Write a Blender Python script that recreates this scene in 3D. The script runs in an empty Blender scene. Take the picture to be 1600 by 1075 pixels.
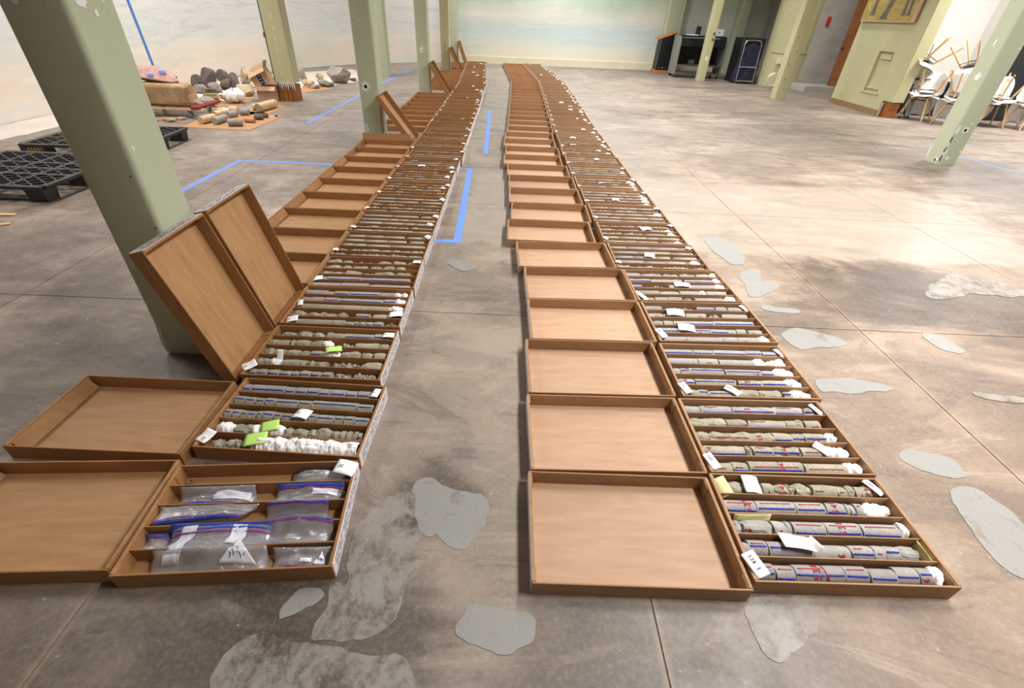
import bpy, bmesh, math, random
import numpy as np
from mathutils import Vector, Matrix, noise

# ------------------------------------------------------------------ camera, world, lights, exposure
scn = bpy.context.scene
COL = scn.collection
PI = math.pi
FPX, PITCH, ROLL, CAMH, CX, CY = 718.91, math.radians(35.428), math.radians(2.4491), 1.44469, 787.81, 529.40
fw = Vector((0, math.cos(PITCH), -math.sin(PITCH)))
up0 = Vector((0, math.sin(PITCH), math.cos(PITCH)))
rt0 = Vector((1, 0, 0))
rt = rt0 * math.cos(ROLL) + up0 * math.sin(ROLL)
up = up0 * math.cos(ROLL) - rt0 * math.sin(ROLL)
cd = bpy.data.cameras.new('camera')
cam = bpy.data.objects.new('camera', cd)
COL.objects.link(cam)
M = Matrix((rt, up, -fw)).transposed().to_4x4()
M.translation = (0, 0, CAMH)
cam.matrix_world = M
cd.sensor_width = 36.0
cd.lens = FPX / 1600 * 36
cd.shift_x = (800 - CX) / 1600
cd.shift_y = (CY - 537.5) / 1600
cd.clip_start = .05
cd.clip_end = 100
scn.camera = cam

def G(x, y, h=0.0):                       # pixel of the 1600x1075 photo -> point on the plane z = h
    d = fw + rt * ((x - CX) / FPX) - up * ((y - CY) / FPX)
    t = (h - CAMH) / d.z
    return Vector((d.x * t, d.y * t, h))

scn.view_settings.view_transform = 'Standard'
scn.view_settings.look = 'None'
scn.view_settings.gamma = 1.0
scn.view_settings.use_curve_mapping = False
scn.view_settings.exposure = 0.66

w = bpy.data.worlds.new('world')
scn.world = w
w.use_nodes = True
w.node_tree.nodes['Background'].inputs[0].default_value = (.95, .97, 1, 1)
w.node_tree.nodes['Background'].inputs[1].default_value = 0.10

CEIL = 4.2
LAMPS = [  # x, y, watts
    (2.4, .9, 92), (2.7, 3.2, 88), (2.8, 5.8, 88), (2.8, 8.6, 92), (2.8, 11.4, 88), (2.6, 14.2, 80), (1.4, 16.4, 60),
    (-4.4, 3.6, 44), (-4.6, 6.6, 62), (-4.6, 9.6, 66), (-3.8, 12.6, 52), (-1.6, 15.6, 48),
    (6.8, 2.6, 44), (7.2, 5.4, 50), (8.6, 9.0, 150), (6.2, 12.6, 60),
]
for i, (x, y, e) in enumerate(LAMPS):
    l = bpy.data.lights.new('tube_light', 'AREA')
    l.shape = 'RECTANGLE'
    l.size, l.size_y = .45, 1.35
    l.energy = e
    l.spread = math.radians(146)
    l.color = (1.0, .99, .965)
    lo = bpy.data.objects.new('tube_light', l)
    lo.location = (x, y, CEIL - .14)
    COL.objects.link(lo)

# ------------------------------------------------------------------ helpers
RNG = random.Random(7)
USED = {}
def tag(o, label, cat, group=None, kind=None):
    n = len(label.split())
    if label in USED:
        for q in ('second ', 'third ', 'fourth '):
            if q+label not in USED: label = q+label; n += 1; break
    assert 4 <= n <= 16, (n, label)
    if group is None:
        assert label not in USED, label
    USED[label] = 1
    o['label'] = label
    o['category'] = cat
    if group: o['group'] = group
    if kind: o['kind'] = kind
    return o

def link(name, me, parent=None, loc=(0, 0, 0), rot=(0, 0, 0), label=None):
    o = bpy.data.objects.new(name, me)
    COL.objects.link(o)
    o.location = loc
    o.rotation_euler = rot
    if parent: o.parent = parent
    if label: o['label'] = label
    return o

def thing(name, label, cat, loc=(0, 0, 0), rot=(0, 0, 0), group=None):
    return tag(link(name, None, None, loc, rot), label, cat, group)

def copy_tree(o, parent=None):
    c = o.copy()
    COL.objects.link(c)
    if parent: c.parent = parent
    for ch in list(o.children): copy_tree(ch, c)
    return c

def struct(o):
    o['kind'] = 'structure'
    return o

class MB:
    def __init__(s): s.v = []; s.f = []; s.m = []; s.sm = []
    def add(s, vs, fs, mi=0, smooth=False):
        b = len(s.v); s.v += [tuple(x) for x in vs]
        for f in fs:
            s.f.append(tuple(i + b for i in f)); s.m.append(mi); s.sm.append(smooth)
        return s
    def box(s, x0, x1, y0, y1, z0, z1, mi=0, T=None):
        vs = [Vector(p) for p in ((x0,y0,z0),(x1,y0,z0),(x1,y1,z0),(x0,y1,z0),(x0,y0,z1),(x1,y0,z1),(x1,y1,z1),(x0,y1,z1))]
        if T: vs = [T @ p for p in vs]
        return s.add(vs, [(3,2,1,0),(4,5,6,7),(0,1,5,4),(1,2,6,5),(2,3,7,6),(3,0,4,7)], mi)
    def cbox(s, x0, x1, y0, y1, z0, z1, c=.004, mi=0, T=None):   # box with chamfered edges
        a = []
        for z, k in ((z0, c), (z0 + c, 0), (z1 - c, 0), (z1, c)):
            a.append([(x0+k+c*(k==0)*1,y0+k),(x1-k-c*(k==0),y0+k),(x1-k,y0+k+c*(k==0)),(x1-k,y1-k-c*(k==0)),(x1-k-c*(k==0),y1-k),(x0+k+c*(k==0),y1-k),(x0+k,y1-k-c*(k==0)),(x0+k,y0+k+c*(k==0))])
            a[-1] = [(p[0], p[1], z) for p in a[-1]]
        vs = [Vector(p) for r in a for p in r]
        if T: vs = [T @ p for p in vs]
        fs = [tuple(range(7, -1, -1)), tuple(range(24, 32))]
        for r in range(3):
            for i in range(8):
                j = (i + 1) % 8
                fs.append((r*8+i, r*8+j, r*8+8+j, r*8+8+i))
        return s.add(vs, fs, mi)
    def tube(s, p, q, r0, r1=None, n=10, mi=0, caps=True, smooth=True):
        p = Vector(p); q = Vector(q); r1 = r0 if r1 is None else r1
        d = (q - p).normalized()
        a = d.orthogonal().normalized(); b = d.cross(a)
        vs = []
        for c, r in ((p, r0), (q, r1)):
            for i in range(n):
                t = 2*PI*i/n
                vs.append(c + a*(r*math.cos(t)) + b*(r*math.sin(t)))
        s.add(vs, [(i, (i+1) % n, n+(i+1) % n, n+i) for i in range(n)], mi, smooth)
        if caps: s.add(vs, [tuple(range(n-1, -1, -1)), tuple(range(n, 2*n))], mi)
        return s
    def path(s, pts, r, n=8, mi=0):
        pts = [Vector(p) for p in pts]; vs = []
        pa = None
        for k, c in enumerate(pts):
            d = (pts[min(k+1, len(pts)-1)] - pts[max(k-1, 0)]).normalized()
            a = (d.orthogonal() if pa is None else pa - d*pa.dot(d)).normalized(); pa = a
            b = d.cross(a)
            for i in range(n):
                t = 2*PI*i/n
                vs.append(c + a*(r*math.cos(t)) + b*(r*math.sin(t)))
        fs = []
        for k in range(len(pts)-1):
            for i in range(n):
                j = (i+1) % n
                fs.append((k*n+i, k*n+j, k*n+n+j, k*n+n+i))
        s.add(vs, fs, mi, True)
        return s.add(vs, [tuple(range(n-1, -1, -1)), tuple(range(len(vs)-n, len(vs)))], mi)
    def prism(s, poly, z0, z1, mi=0):      # polygon in xy, counter-clockwise
        n = len(poly)
        vs = [(p[0], p[1], z0) for p in poly] + [(p[0], p[1], z1) for p in poly]
        return s.add(vs, [tuple(range(n-1, -1, -1)), tuple(range(n, 2*n))] + [(i, (i+1) % n, n+(i+1) % n, n+i) for i in range(n)], mi)
    def sheet(s, grid, th, mi=0, smooth=True):   # grid[i][j] of points -> closed slab of thickness th
        nu, nv = len(grid), len(grid[0])
        P = [[Vector(p) for p in row] for row in grid]
        top = []; bot = []
        for i in range(nu):
            for j in range(nv):
                du = P[min(i+1, nu-1)][j] - P[max(i-1, 0)][j]
                dv = P[i][min(j+1, nv-1)] - P[i][max(j-1, 0)]
                nn = du.cross(dv)
                nn = nn.normalized() if nn.length > 1e-12 else Vector((0, 0, 1))
                top.append(P[i][j] + nn*(th/2)); bot.append(P[i][j] - nn*(th/2))
        N = nu*nv; fs = []; ed = []
        for i in range(nu-1):
            for j in range(nv-1):
                a, b, c, d = i*nv+j, (i+1)*nv+j, (i+1)*nv+j+1, i*nv+j+1
                fs += [(a, b, c, d), (N+d, N+c, N+b, N+a)]
        for i in range(nu-1):
            a, b = i*nv, (i+1)*nv
            ed += [(b, a, N+a, N+b)]
            a, b = i*nv+nv-1, (i+1)*nv+nv-1
            ed += [(a, b, N+b, N+a)]
        for j in range(nv-1):
            a, b = j, j+1
            ed += [(a, b, N+b, N+a)]
            a, b = (nu-1)*nv+j, (nu-1)*nv+j+1
            ed += [(b, a, N+a, N+b)]
        s.add(top + bot, fs, mi, smooth)
        b0 = len(s.v) - 2*N
        for f in ed:
            s.f.append(tuple(i + b0 for i in f)); s.m.append(mi); s.sm.append(False)
        return s
    def mesh(s, name, *mats):
        me = bpy.data.meshes.new(name)
        me.from_pydata([tuple(p) for p in s.v], [], s.f)
        for m in mats: me.materials.append(m)
        me.polygons.foreach_set('material_index', s.m)
        me.polygons.foreach_set('use_smooth', s.sm)
        me.update()
        return me
    def obj(s, name, mats, parent=None, loc=(0, 0, 0), rot=(0, 0, 0), label=None):
        if not isinstance(mats, (list, tuple)): mats = [mats]
        return link(name, s.mesh(name, *mats), parent, loc, rot, label)

def srgb(r, g, b):
    f = lambda c: (c/255/12.92) if c/255 <= .04045 else ((c/255+.055)/1.055)**2.4
    return (f(r), f(g), f(b), 1)

class NT:
    def __init__(s, name):
        s.mat = bpy.data.materials.new(name); s.mat.use_nodes = True
        s.t = s.mat.node_tree; s.bsdf = s.t.nodes['Principled BSDF']; s.out = s.t.nodes['Material Output']
    def n(s, typ, **kw):
        nd = s.t.nodes.new(typ)
        for k, v in kw.items(): setattr(nd, k, v)
        return nd
    def l(s, a, b): s.t.links.new(a, b)
    def val(s, inp, v):
        if hasattr(v, 'is_output'): s.l(v, inp)
        else: inp.default_value = v
    def noise(s, vec, scale, detail=4, rough=.5, dist=0):
        nd = s.n('ShaderNodeTexNoise'); nd.inputs['Scale'].default_value = scale
        nd.inputs['Detail'].default_value = detail; nd.inputs['Roughness'].default_value = rough
        nd.inputs['Distortion'].default_value = dist
        if vec is not None: s.l(vec, nd.inputs['Vector'])
        return nd.outputs['Fac']
    def ramp(s, fac, stops, interp='LINEAR'):
        nd = s.n('ShaderNodeValToRGB'); e = nd.color_ramp.elements
        nd.color_ramp.interpolation = interp
        while len(e) < len(stops): e.new(.5)
        for el, (p, c) in zip(e, stops):
            el.position = p; el.color = c if len(c) == 4 else (*c, 1)
        s.l(fac, nd.inputs[0]); return nd.outputs[0]
    def mix(s, fac, a, b, mode='MIX'):
        nd = s.n('ShaderNodeMix', data_type='RGBA', blend_type=mode)
        s.val(nd.inputs[0], fac); s.val(nd.inputs[6], a); s.val(nd.inputs[7], b)
        return nd.outputs[2]
    def math(s, op, a, b=None, clamp=False):
        nd = s.n('ShaderNodeMath', operation=op); nd.use_clamp = clamp
        s.val(nd.inputs[0], a)
        if b is not None: s.val(nd.inputs[1], b)
        return nd.outputs[0]
    def mapr(s, v, a, b, c=0., d=1., smooth=False):
        nd = s.n('ShaderNodeMapRange'); nd.clamp = True
        if smooth: nd.interpolation_type = 'SMOOTHSTEP'
        s.l(v, nd.inputs[0])
        for i, x in enumerate((a, b, c, d)): nd.inputs[1+i].default_value = x
        return nd.outputs[0]
    def pos(s): return s.n('ShaderNodeNewGeometry').outputs['Position']
    def objc(s): return s.n('ShaderNodeTexCoord').outputs['Object']
    def rand(s): return s.n('ShaderNodeObjectInfo').outputs['Random']
    def sep(s, v):
        nd = s.n('ShaderNodeSeparateXYZ'); s.l(v, nd.inputs[0]); return nd.outputs
    def comb(s, x, y, z):
        nd = s.n('ShaderNodeCombineXYZ')
        for i, v in enumerate((x, y, z)): s.val(nd.inputs[i], v)
        return nd.outputs[0]
    def scale(s, v, sx, sy, sz):
        nd = s.n('ShaderNodeVectorMath', operation='MULTIPLY'); s.l(v, nd.inputs[0])
        nd.inputs[1].default_value = (sx, sy, sz); return nd.outputs[0]
    def bump(s, h, strength=.3, dist=.01):
        nd = s.n('ShaderNodeBump'); nd.inputs['Strength'].default_value = strength
        nd.inputs['Distance'].default_value = dist
        s.l(h, nd.inputs['Height']); s.l(nd.outputs[0], s.bsdf.inputs['Normal'])
    def done(s, col, rough=.6, spec=.5, metal=0.):
        s.val(s.bsdf.inputs['Base Color'], col); s.val(s.bsdf.inputs['Roughness'], rough)
        s.bsdf.inputs['Specular IOR Level'].default_value = spec
        s.bsdf.inputs['Metallic'].default_value = metal
        return s.mat

def simple(name, c, rough=.5, spec=.5, metal=0., var=.12, scale=20., rnd=0.):
    t = NT(name)
    f = t.noise(t.objc(), scale, 3)
    lo = tuple(x*(1-var) for x in c[:3]) + (1,); hi = tuple(min(1, x*(1+var)) for x in c[:3]) + (1,)
    col = t.ramp(f, [(.25, lo), (.75, hi)])
    if rnd:
        col = t.mix(1., col, t.ramp(t.rand(), [(0, (1-rnd,)*3), (1, (1+rnd,)*3)]), 'MULTIPLY')
    return t.done(col, rough, spec, metal)

# ------------------------------------------------------------------ materials
def m_cardboard(name, base, dark):
    t = NT(name)
    oc = t.objc()
    wv = t.n('ShaderNodeTexWave', wave_type='BANDS', bands_direction='Y')
    wv.inputs['Scale'].default_value = 32; wv.inputs['Distortion'].default_value = .6; wv.inputs['Detail'].default_value = 2
    t.l(oc, wv.inputs[0])
    f1 = t.noise(t.scale(oc, 2, 14, 14), 2.2, 5, .6)
    f2 = t.noise(t.pos(), 3.0, 4, .6)
    c = t.mix(t.mapr(f1, .3, .75), base, dark)
    c = t.mix(t.math('MULTIPLY', wv.outputs['Fac'], .16), c, dark)
    c = t.mix(t.mapr(f2, .62, .74, 0, .35), c, tuple(min(1, x*1.25) for x in base[:3]) + (1,))
    c = t.mix(1., c, t.ramp(t.rand(), [(0, (.88, .86, .84)), (1, (1.07, 1.06, 1.05))]), 'MULTIPLY')
    t.bump(wv.outputs['Fac'], .12, .002)
    return t.done(c, .62, .35)
M_CARD = m_cardboard('cardboard', srgb(196, 162, 134), srgb(176, 141, 112))
M_CARD_L = m_cardboard('cardboard_warm', srgb(184, 142, 100), srgb(158, 117, 77))
M_CARD_W = m_cardboard('cardboard_wall_shaded', srgb(174, 137, 102), srgb(151, 114, 80))  # darker copy for upright walls, part of their shade painted into the colour
M_CARD_LW = m_cardboard('cardboard_wall_warm_shaded', srgb(168, 124, 82), srgb(144, 102, 62))  # same for the left rows: wall shade partly in the board colour
M_PRINT = simple('white_printed_card', srgb(206, 200, 204), .55, .3, var=.06, scale=9)
M_INK = simple('black_ink', srgb(45, 45, 52), .6, .2)
M_EDGE = simple('cut_card_edge', srgb(190, 150, 112), .8, .2, var=.2, scale=160)

def m_floor(name='stained_concrete', over=None):
    t = NT(name)
    p = t.pos(); x, y, z = t.sep(p)
    n1 = t.noise(p, .85, 10, .68, .7)
    n2 = t.noise(p, 6.0, 8, .72)
    n3 = t.noise(t.scale(p, .55, 1.7, 1), .9, 9, .66, 1.2)
    n4 = t.noise(p, 60, 4, .7)
    n5 = t.noise(t.scale(p, .5, 1.5, 1), 1.9, 10, .72, 1.5)
    c = t.ramp(n1, [(.30, srgb(96, 85, 76)), (.44, srgb(134, 120, 108)), (.54, srgb(160, 146, 133)), (.70, srgb(192, 179, 166))])
    c = t.mix(1., c, t.ramp(t.rand(), [(0, (.90, .90, .90)), (1, (1.08, 1.07, 1.06))]), 'MULTIPLY')
    c = t.mix(t.mapr(n2, .42, .66, 0, .4), c, srgb(112, 100, 90))
    n6 = t.noise(p, 2.3, 9, .7, .5)
    c = t.mix(1., c, t.ramp(n6, [(.30, (.50, .48, .46)), (.46, (.88, .87, .86)), (.55, (1.06, 1.05, 1.03)), (.70, (1.45, 1.40, 1.35))]), 'MULTIPLY')
    warp = t.math('MULTIPLY', t.math('SUBTRACT', n3, .5), 2.4)
    xw = t.math('ADD', x, warp); yw = t.math('ADD', y, warp)
    tan = t.math('MULTIPLY', t.mapr(xw, .4, 1.6), t.mapr(y, 8.0, 1.0))
    c = t.mix(t.math('MULTIPLY', tan, .42), c, srgb(168, 142, 119))
    # greyer ground in the centre aisle, along the left and far up the hall
    ais = t.math('MULTIPLY', t.mapr(xw, .6, -.1), t.mapr(xw, -1.0, -.6))
    c = t.mix(t.math('MULTIPLY', ais, .45), c, srgb(172, 165, 158))
    c = t.mix(t.mapr(yw, 3.5, 7.5, 0, .5), c, srgb(158, 151, 147))
    # crisp drag stains
    c = t.mix(t.mapr(n5, .535, .575, 0, .42), c, srgb(104, 92, 86))
    c = t.mix(t.mapr(n5, .455, .40, 0, .35), c, srgb(196, 182, 166))
    # dark grime with its own shape
    for gx, gy, r, k in ((-1.3, .5, .8, .45), (-1.9, .75, .3, .5), (-.75, .42, .3, .6), (-.42, .60, .40, .7), (-.22, 1.0, .22, .65), (-2.2, 1.5, .7, .4), (-1.6, 1.5, .45, .5), (3.0, 2.7, .9, .7), (2.3, 2.65, .6, .6), (1.7, 2.3, .35, .5),
                         (2.4, 1.8, .5, .35), (-2.9, 2.7, 1.0, .25), (.75, .55, .3, .35), (.25, .42, .35, .5), (6.5, 4.6, 1.9, .6), (4.2, 7.6, 1.6, .4), (.35, 2.0, .3, .2), (3.3, 1.95, .75, .55), (5.2, 8.8, 1.5, .4), (-.3, 2.6, .35, .25), (2.9, 5.9, .8, .35), (4.6, 3.0, .8, .5), (5.6, 6.4, 1.2, .45), (3.2, 1.2, .5, .35), (4.6, 10.5, 1.6, .4), (2.3, 9.5, .8, .3)):
        dx = t.math('SUBTRACT', x, gx); dy = t.math('SUBTRACT', y, gy)
        d = t.math('SQRT', t.math('ADD', t.math('MULTIPLY', dx, dx), t.math('MULTIPLY', dy, dy)))
        d = t.math('ADD', d, t.math('MULTIPLY', t.math('SUBTRACT', n3, .5), r*2.6))
        d = t.math('ADD', d, t.math('MULTIPLY', t.math('SUBTRACT', n2, .5), r*.7))
        c = t.mix(t.math('MULTIPLY', t.mapr(d, r*1.0, r*.45, 0, 1, True), k), c, srgb(70, 60, 54))
    st = t.math('MULTIPLY', t.mapr(n3, .54, .60), t.math('MULTIPLY', t.mapr(x, 1.2, 3.0), t.mapr(y, 4.6, 5.8)))
    c = t.mix(t.math('MULTIPLY', st, .55), c, srgb(98, 86, 78))
    # pale rectangle where a platform once stood
    e = t.math('MULTIPLY', t.math('SUBTRACT', t.noise(p, 3.5, 6, .65), .5), .3)
    xe = t.math('ADD', x, e); ye = t.math('ADD', y, e)
    rect = t.math('MULTIPLY', t.math('MULTIPLY', t.mapr(xe, -.43, -.36), t.mapr(xe, 4.4, 4.25)), t.math('MULTIPLY', t.mapr(ye, 3.24, 3.30), t.mapr(ye, 5.16, 5.08)))
    c = t.mix(t.math('MULTIPLY', rect, t.mapr(n1, .36, .6, .60, .30)), c, srgb(188, 180, 171))
    # chalky rim along the slab joints
    for ax, J in ((x, XJ), (y, YJ)):
        for q in J[4:9]:
            d = t.math('ABSOLUTE', t.math('SUBTRACT', ax, q))
            c = t.mix(t.math('MULTIPLY', t.mapr(d, .022, .006), t.mapr(n2, .36, .56, 0, .5)), c, srgb(190, 170, 148))
    c = t.mix(t.mapr(n4, .45, .7, 0, .16), c, srgb(205, 196, 186))
    c = t.mix(t.mapr(t.noise(p, 30, 3, .6), .70, .73, 0, .5), c, srgb(215, 206, 196))
    if over:
        col, f0, f1, k = over
        w1 = t.noise(t.scale(p, 1.3, 1, 1), 8, 10, .78, .25)
        w2 = t.mix(t.mapr(n4, .4, .7, 0, .25), col, srgb(134, 128, 122))
        c = t.mix(t.math('MULTIPLY', t.mapr(w1, f1, f0), k), c, w2)
    c = t.mix(1., c, (.80, .765, .73, 1), 'MULTIPLY')
    r = t.mapr(n2, .3, .7, .34, .56)
    t.bump(n2, .08, .01)
    return t.done(c, r, .45)
XJ = [-8.0, -6.06, -4.44, -2.82, -1.19, .48, 2.07, 3.62, 5.22, 6.84, 8.46, 11.0]
YJ = [-2.8, -1.47, .40, 2.27, 4.14, 6.01, 7.88, 9.75, 11.62, 13.49, 15.36, 17.23, 19.3]
M_FLOOR = m_floor()
M_GAP = simple('joint_dirt', srgb(128, 112, 97), .9, .1)
M_PATCH = m_floor('patching_compound', (srgb(160, 162, 162), .54, .70, .95))
M_PATCH2 = m_floor('worn_patching_compound', (srgb(166, 164, 159), .45, .58, .85))
M_PATCHT = simple('cream_floor_paint', srgb(206, 196, 186), .6, .4, var=.1, scale=2)

def m_green(name, c, c2):
    t = NT(name); p = t.pos()
    f = t.noise(t.scale(p, 1, 1, .4), 2.2, 5, .6)
    g = t.noise(p, 30, 4, .6)
    col = t.mix(t.mapr(f, .35, .7), c, c2)
    col = t.mix(t.mapr(g, .66, .74, 0, .35), col, srgb(140, 140, 112))
    t.bump(g, .05, .004)
    return t.done(col, .38, .5)
M_GREEN = m_green('pale_green_paint', srgb(184, 190, 164), srgb(175, 183, 156))
M_GREEN_Y = m_green('yellow_green_paint', srgb(190, 187, 148), srgb(180, 176, 138))
M_CHIP = simple('chipped_plaster', srgb(222, 220, 216), .8, .2, var=.1)
M_CHIPG = simple('old_green_paint', srgb(150, 172, 146), .5, .3, var=.1)
M_HOLE = simple('dark_hole', srgb(30, 27, 25), .9, .1)

def m_mural(name, axis, warm, pale=0.):
    t = NT(name); p = t.pos(); x, y, z = t.sep(p)
    hx = x if axis == 'x' else y
    v = t.comb(t.math('MULTIPLY', hx, .32), 0, t.math('MULTIPLY', z, 2.6))
    a = t.noise(v, 1.5, 6, .55, .8)
    b = t.noise(v, 3.2, 7, .6, 1.4)
    d = t.noise(p, .45, 3)
    zz = t.math('ADD', z, t.math('MULTIPLY', t.math('SUBTRACT', a, .5), .45))
    if warm:
        stops = [(0, srgb(230, 218, 208)), (.22, srgb(228, 213, 200)), (.36, srgb(226, 218, 208)), (.5, srgb(212, 215, 210)), (.66, srgb(212, 215, 216)), (.8, srgb(222, 219, 218)), (.95, srgb(230, 224, 221))]
    else:
        stops = [(0, srgb(233, 225, 205)), (.25, srgb(226, 226, 210)), (.42, srgb(204, 219, 215)), (.58, srgb(196, 212, 212)), (.75, srgb(222, 221, 214)), (.95, srgb(196, 212, 196))]
    c = t.ramp(t.math('MULTIPLY', zz, .55), stops)
    c = t.mix(t.mapr(b, .52, .68, 0, .5), c, srgb(238, 230, 218))
    c = t.mix(t.mapr(a, .56, .68, 0, .35 if warm else .55), c, srgb(196, 210, 210))
    if warm:
        lil = t.math('MULTIPLY', t.mapr(b, .44, .36), t.mapr(z, .5, .9))
        c = t.mix(t.math('MULTIPLY', lil, .5), c, srgb(190, 186, 202))
        gr = t.math('MULTIPLY', t.mapr(d, .5, .62), t.mapr(z, .9, .5))
        c = t.mix(t.math('MULTIPLY', gr, .35), c, srgb(188, 204, 184))
    else:
        gr = t.math('MULTIPLY', t.mapr(d, .44, .6), t.mapr(z, 1.2, 1.7))
        c = t.mix(t.math('MULTIPLY', gr, .7), c, srgb(170, 196, 172))
        c = t.mix(t.mapr(z, .3, .18), c, srgb(232, 224, 198))
        c = t.mix(t.math('MULTIPLY', t.mapr(x, 3.6, 6.2), .4), c, srgb(190, 182, 160))
    if pale: c = t.mix(pale, c, srgb(244, 240, 236))
    return t.done(c, .7, .25)
M_MURAL_L = m_mural('mural_paint_left', 'y', True)
M_MURAL_R = m_mural('mural_paint_right', 'x', True, .6)
M_MURAL_B = m_mural('mural_paint_back', 'x', False)
M_CREAM = simple('cream_trim', srgb(226, 219, 196), .55, .4, var=.05, scale=3)
M_CEIL = simple('dull_ceiling', srgb(176, 172, 164), .8, .2, var=.04, scale=2)
M_GREYWALL = simple('grey_scuffed_wall', srgb(172, 167, 160), .7, .3, var=.16, scale=2.5)
M_DOOR = simple('brown_door_wood', srgb(122, 72, 34), .45, .4, var=.25, scale=6)
M_BASEB = simple('brown_baseboard', srgb(140, 112, 78), .6, .3, var=.2, scale=12)
def m_wood(name, c, d, sx=3, sy=3, sz=30):
    t = NT(name); f = t.noise(t.scale(t.objc(), sx, sy, sz), 3, 6, .6, .5)
    return t.done(t.mix(t.mapr(f, .35, .65), c, d), .5, .4)
M_BEECH = m_wood('beech_dowel', srgb(220, 180, 128), srgb(204, 160, 106), 30, 30, 4)
M_OLDWOOD = m_wood('orange_bare_wood', srgb(166, 102, 52), srgb(112, 62, 28), 30, 30, 3)
M_PLY = m_wood('plywood_plank', srgb(214, 176, 134), srgb(186, 146, 104), 3, 40, 40)
M_BLACKP = simple('black_plastic', srgb(46, 45, 45), .42, .45, var=.25, scale=12)
M_BLACK = simple('black_laminate', srgb(26, 27, 32), .45, .4, var=.2)
M_GREYM = simple('grey_metal', srgb(132, 134, 128), .4, .5, var=.08, metal=.2)
M_CHROME = simple('chrome_tube', srgb(200, 200, 204), .22, .5, var=.05, metal=.9)
M_STEEL = simple('dull_steel', srgb(120, 118, 116), .4, .5, metal=.7)
M_WSHELL = simple('white_plastic_shell', srgb(240, 239, 238), .35, .5, var=.02)
M_NAVY = simple('navy_cloth', srgb(44, 44, 62), .9, .2, var=.3, scale=14)
M_TAPE = simple('blue_tape', srgb(112, 148, 222), .6, .3, var=.06)
M_TAPEW = simple('blue_wall_tape', srgb(66, 122, 208), .6, .3, var=.06)
M_WHITE = simple('white_paper', srgb(246, 245, 246), .7, .2, var=.03)
M_CLOTH = simple('white_cloth', srgb(246, 244, 243), .6, .3, var=.03, scale=30)
M_YELLOW = simple('pale_yellow_paper', srgb(226, 220, 160), .8, .2, var=.05)
M_LIME = simple('lime_note', srgb(196, 240, 126), .75, .2, var=.04)
M_BLUEL = simple('blue_crayon', srgb(48, 62, 165), .6, .3, var=.25, scale=90)
M_REDL = simple('red_crayon', srgb(176, 44, 58), .6, .3, var=.25, scale=90)
M_MAROON = simple('maroon_pad', srgb(120, 46, 52), .7, .3, var=.2)
M_RED = simple('red_plate', srgb(190, 40, 34), .5, .4)
M_RUBBER = simple('rubber', srgb(60, 58, 58), .7, .3)
def m_rock(name, c, d, e, sc=9., bump=.4, rnd=.1):
    t = NT(name); p = t.objc()
    r = t.rand()
    v = t.n('ShaderNodeVectorMath', operation='ADD'); t.l(p, v.inputs[0]); t.l(t.comb(t.math('MULTIPLY', r, 7.), 0, 0), v.inputs[1])
    f = t.noise(v.outputs[0], sc, 7, .65); g = t.noise(v.outputs[0], sc*7, 4, .7)
    col = t.mix(t.mapr(f, .35, .65), c, d)
    col = t.mix(t.mapr(g, .5, .68, 0, .6), col, e)
    col = t.mix(1., col, t.ramp(r, [(0, (1-rnd,)*3), (1, (1+rnd,)*3)]), 'MULTIPLY')
    t.bump(g, bump, .006)
    return t.done(col, .8, .3)
M_CORE = m_rock('grey_core_stone', srgb(172, 167, 162), srgb(153, 149, 144), srgb(124, 120, 114), 14, .35, .08)
M_COREO = m_rock('olive_core_stone', srgb(174, 167, 149), srgb(152, 146, 128), srgb(114, 108, 93), 16, .6, .08)
M_COREV = m_rock('wet_core_stone', srgb(158, 152, 149), srgb(143, 138, 135), srgb(122, 117, 114), 14, .2, .06)
M_PINK = m_rock('pink_granite', srgb(190, 150, 140), srgb(168, 124, 116), srgb(110, 90, 86), 12, .6)
M_SAND = m_rock('tan_sandstone', srgb(186, 158, 122), srgb(160, 128, 88), srgb(120, 98, 66), 4, .4)
M_BASALT = m_rock('dark_basalt', srgb(118, 106, 102), srgb(92, 82, 80), srgb(66, 60, 58), 8, .7)
M_TANROCK = m_rock('buff_rock', srgb(208, 188, 158), srgb(182, 160, 128), srgb(150, 128, 98), 6, .5)
M_GREYROCK = m_rock('grey_rock', srgb(168, 160, 150), srgb(138, 130, 122), srgb(100, 94, 88), 10, .7)
M_ORANGE = m_rock('orange_core_stone', srgb(206, 148, 104), srgb(180, 116, 76), srgb(140, 90, 62), 12, .3)
M_BUFFCORE = m_rock('buff_core_stone', srgb(222, 196, 160), srgb(196, 164, 124), srgb(150, 120, 90), 14, .3)
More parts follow.
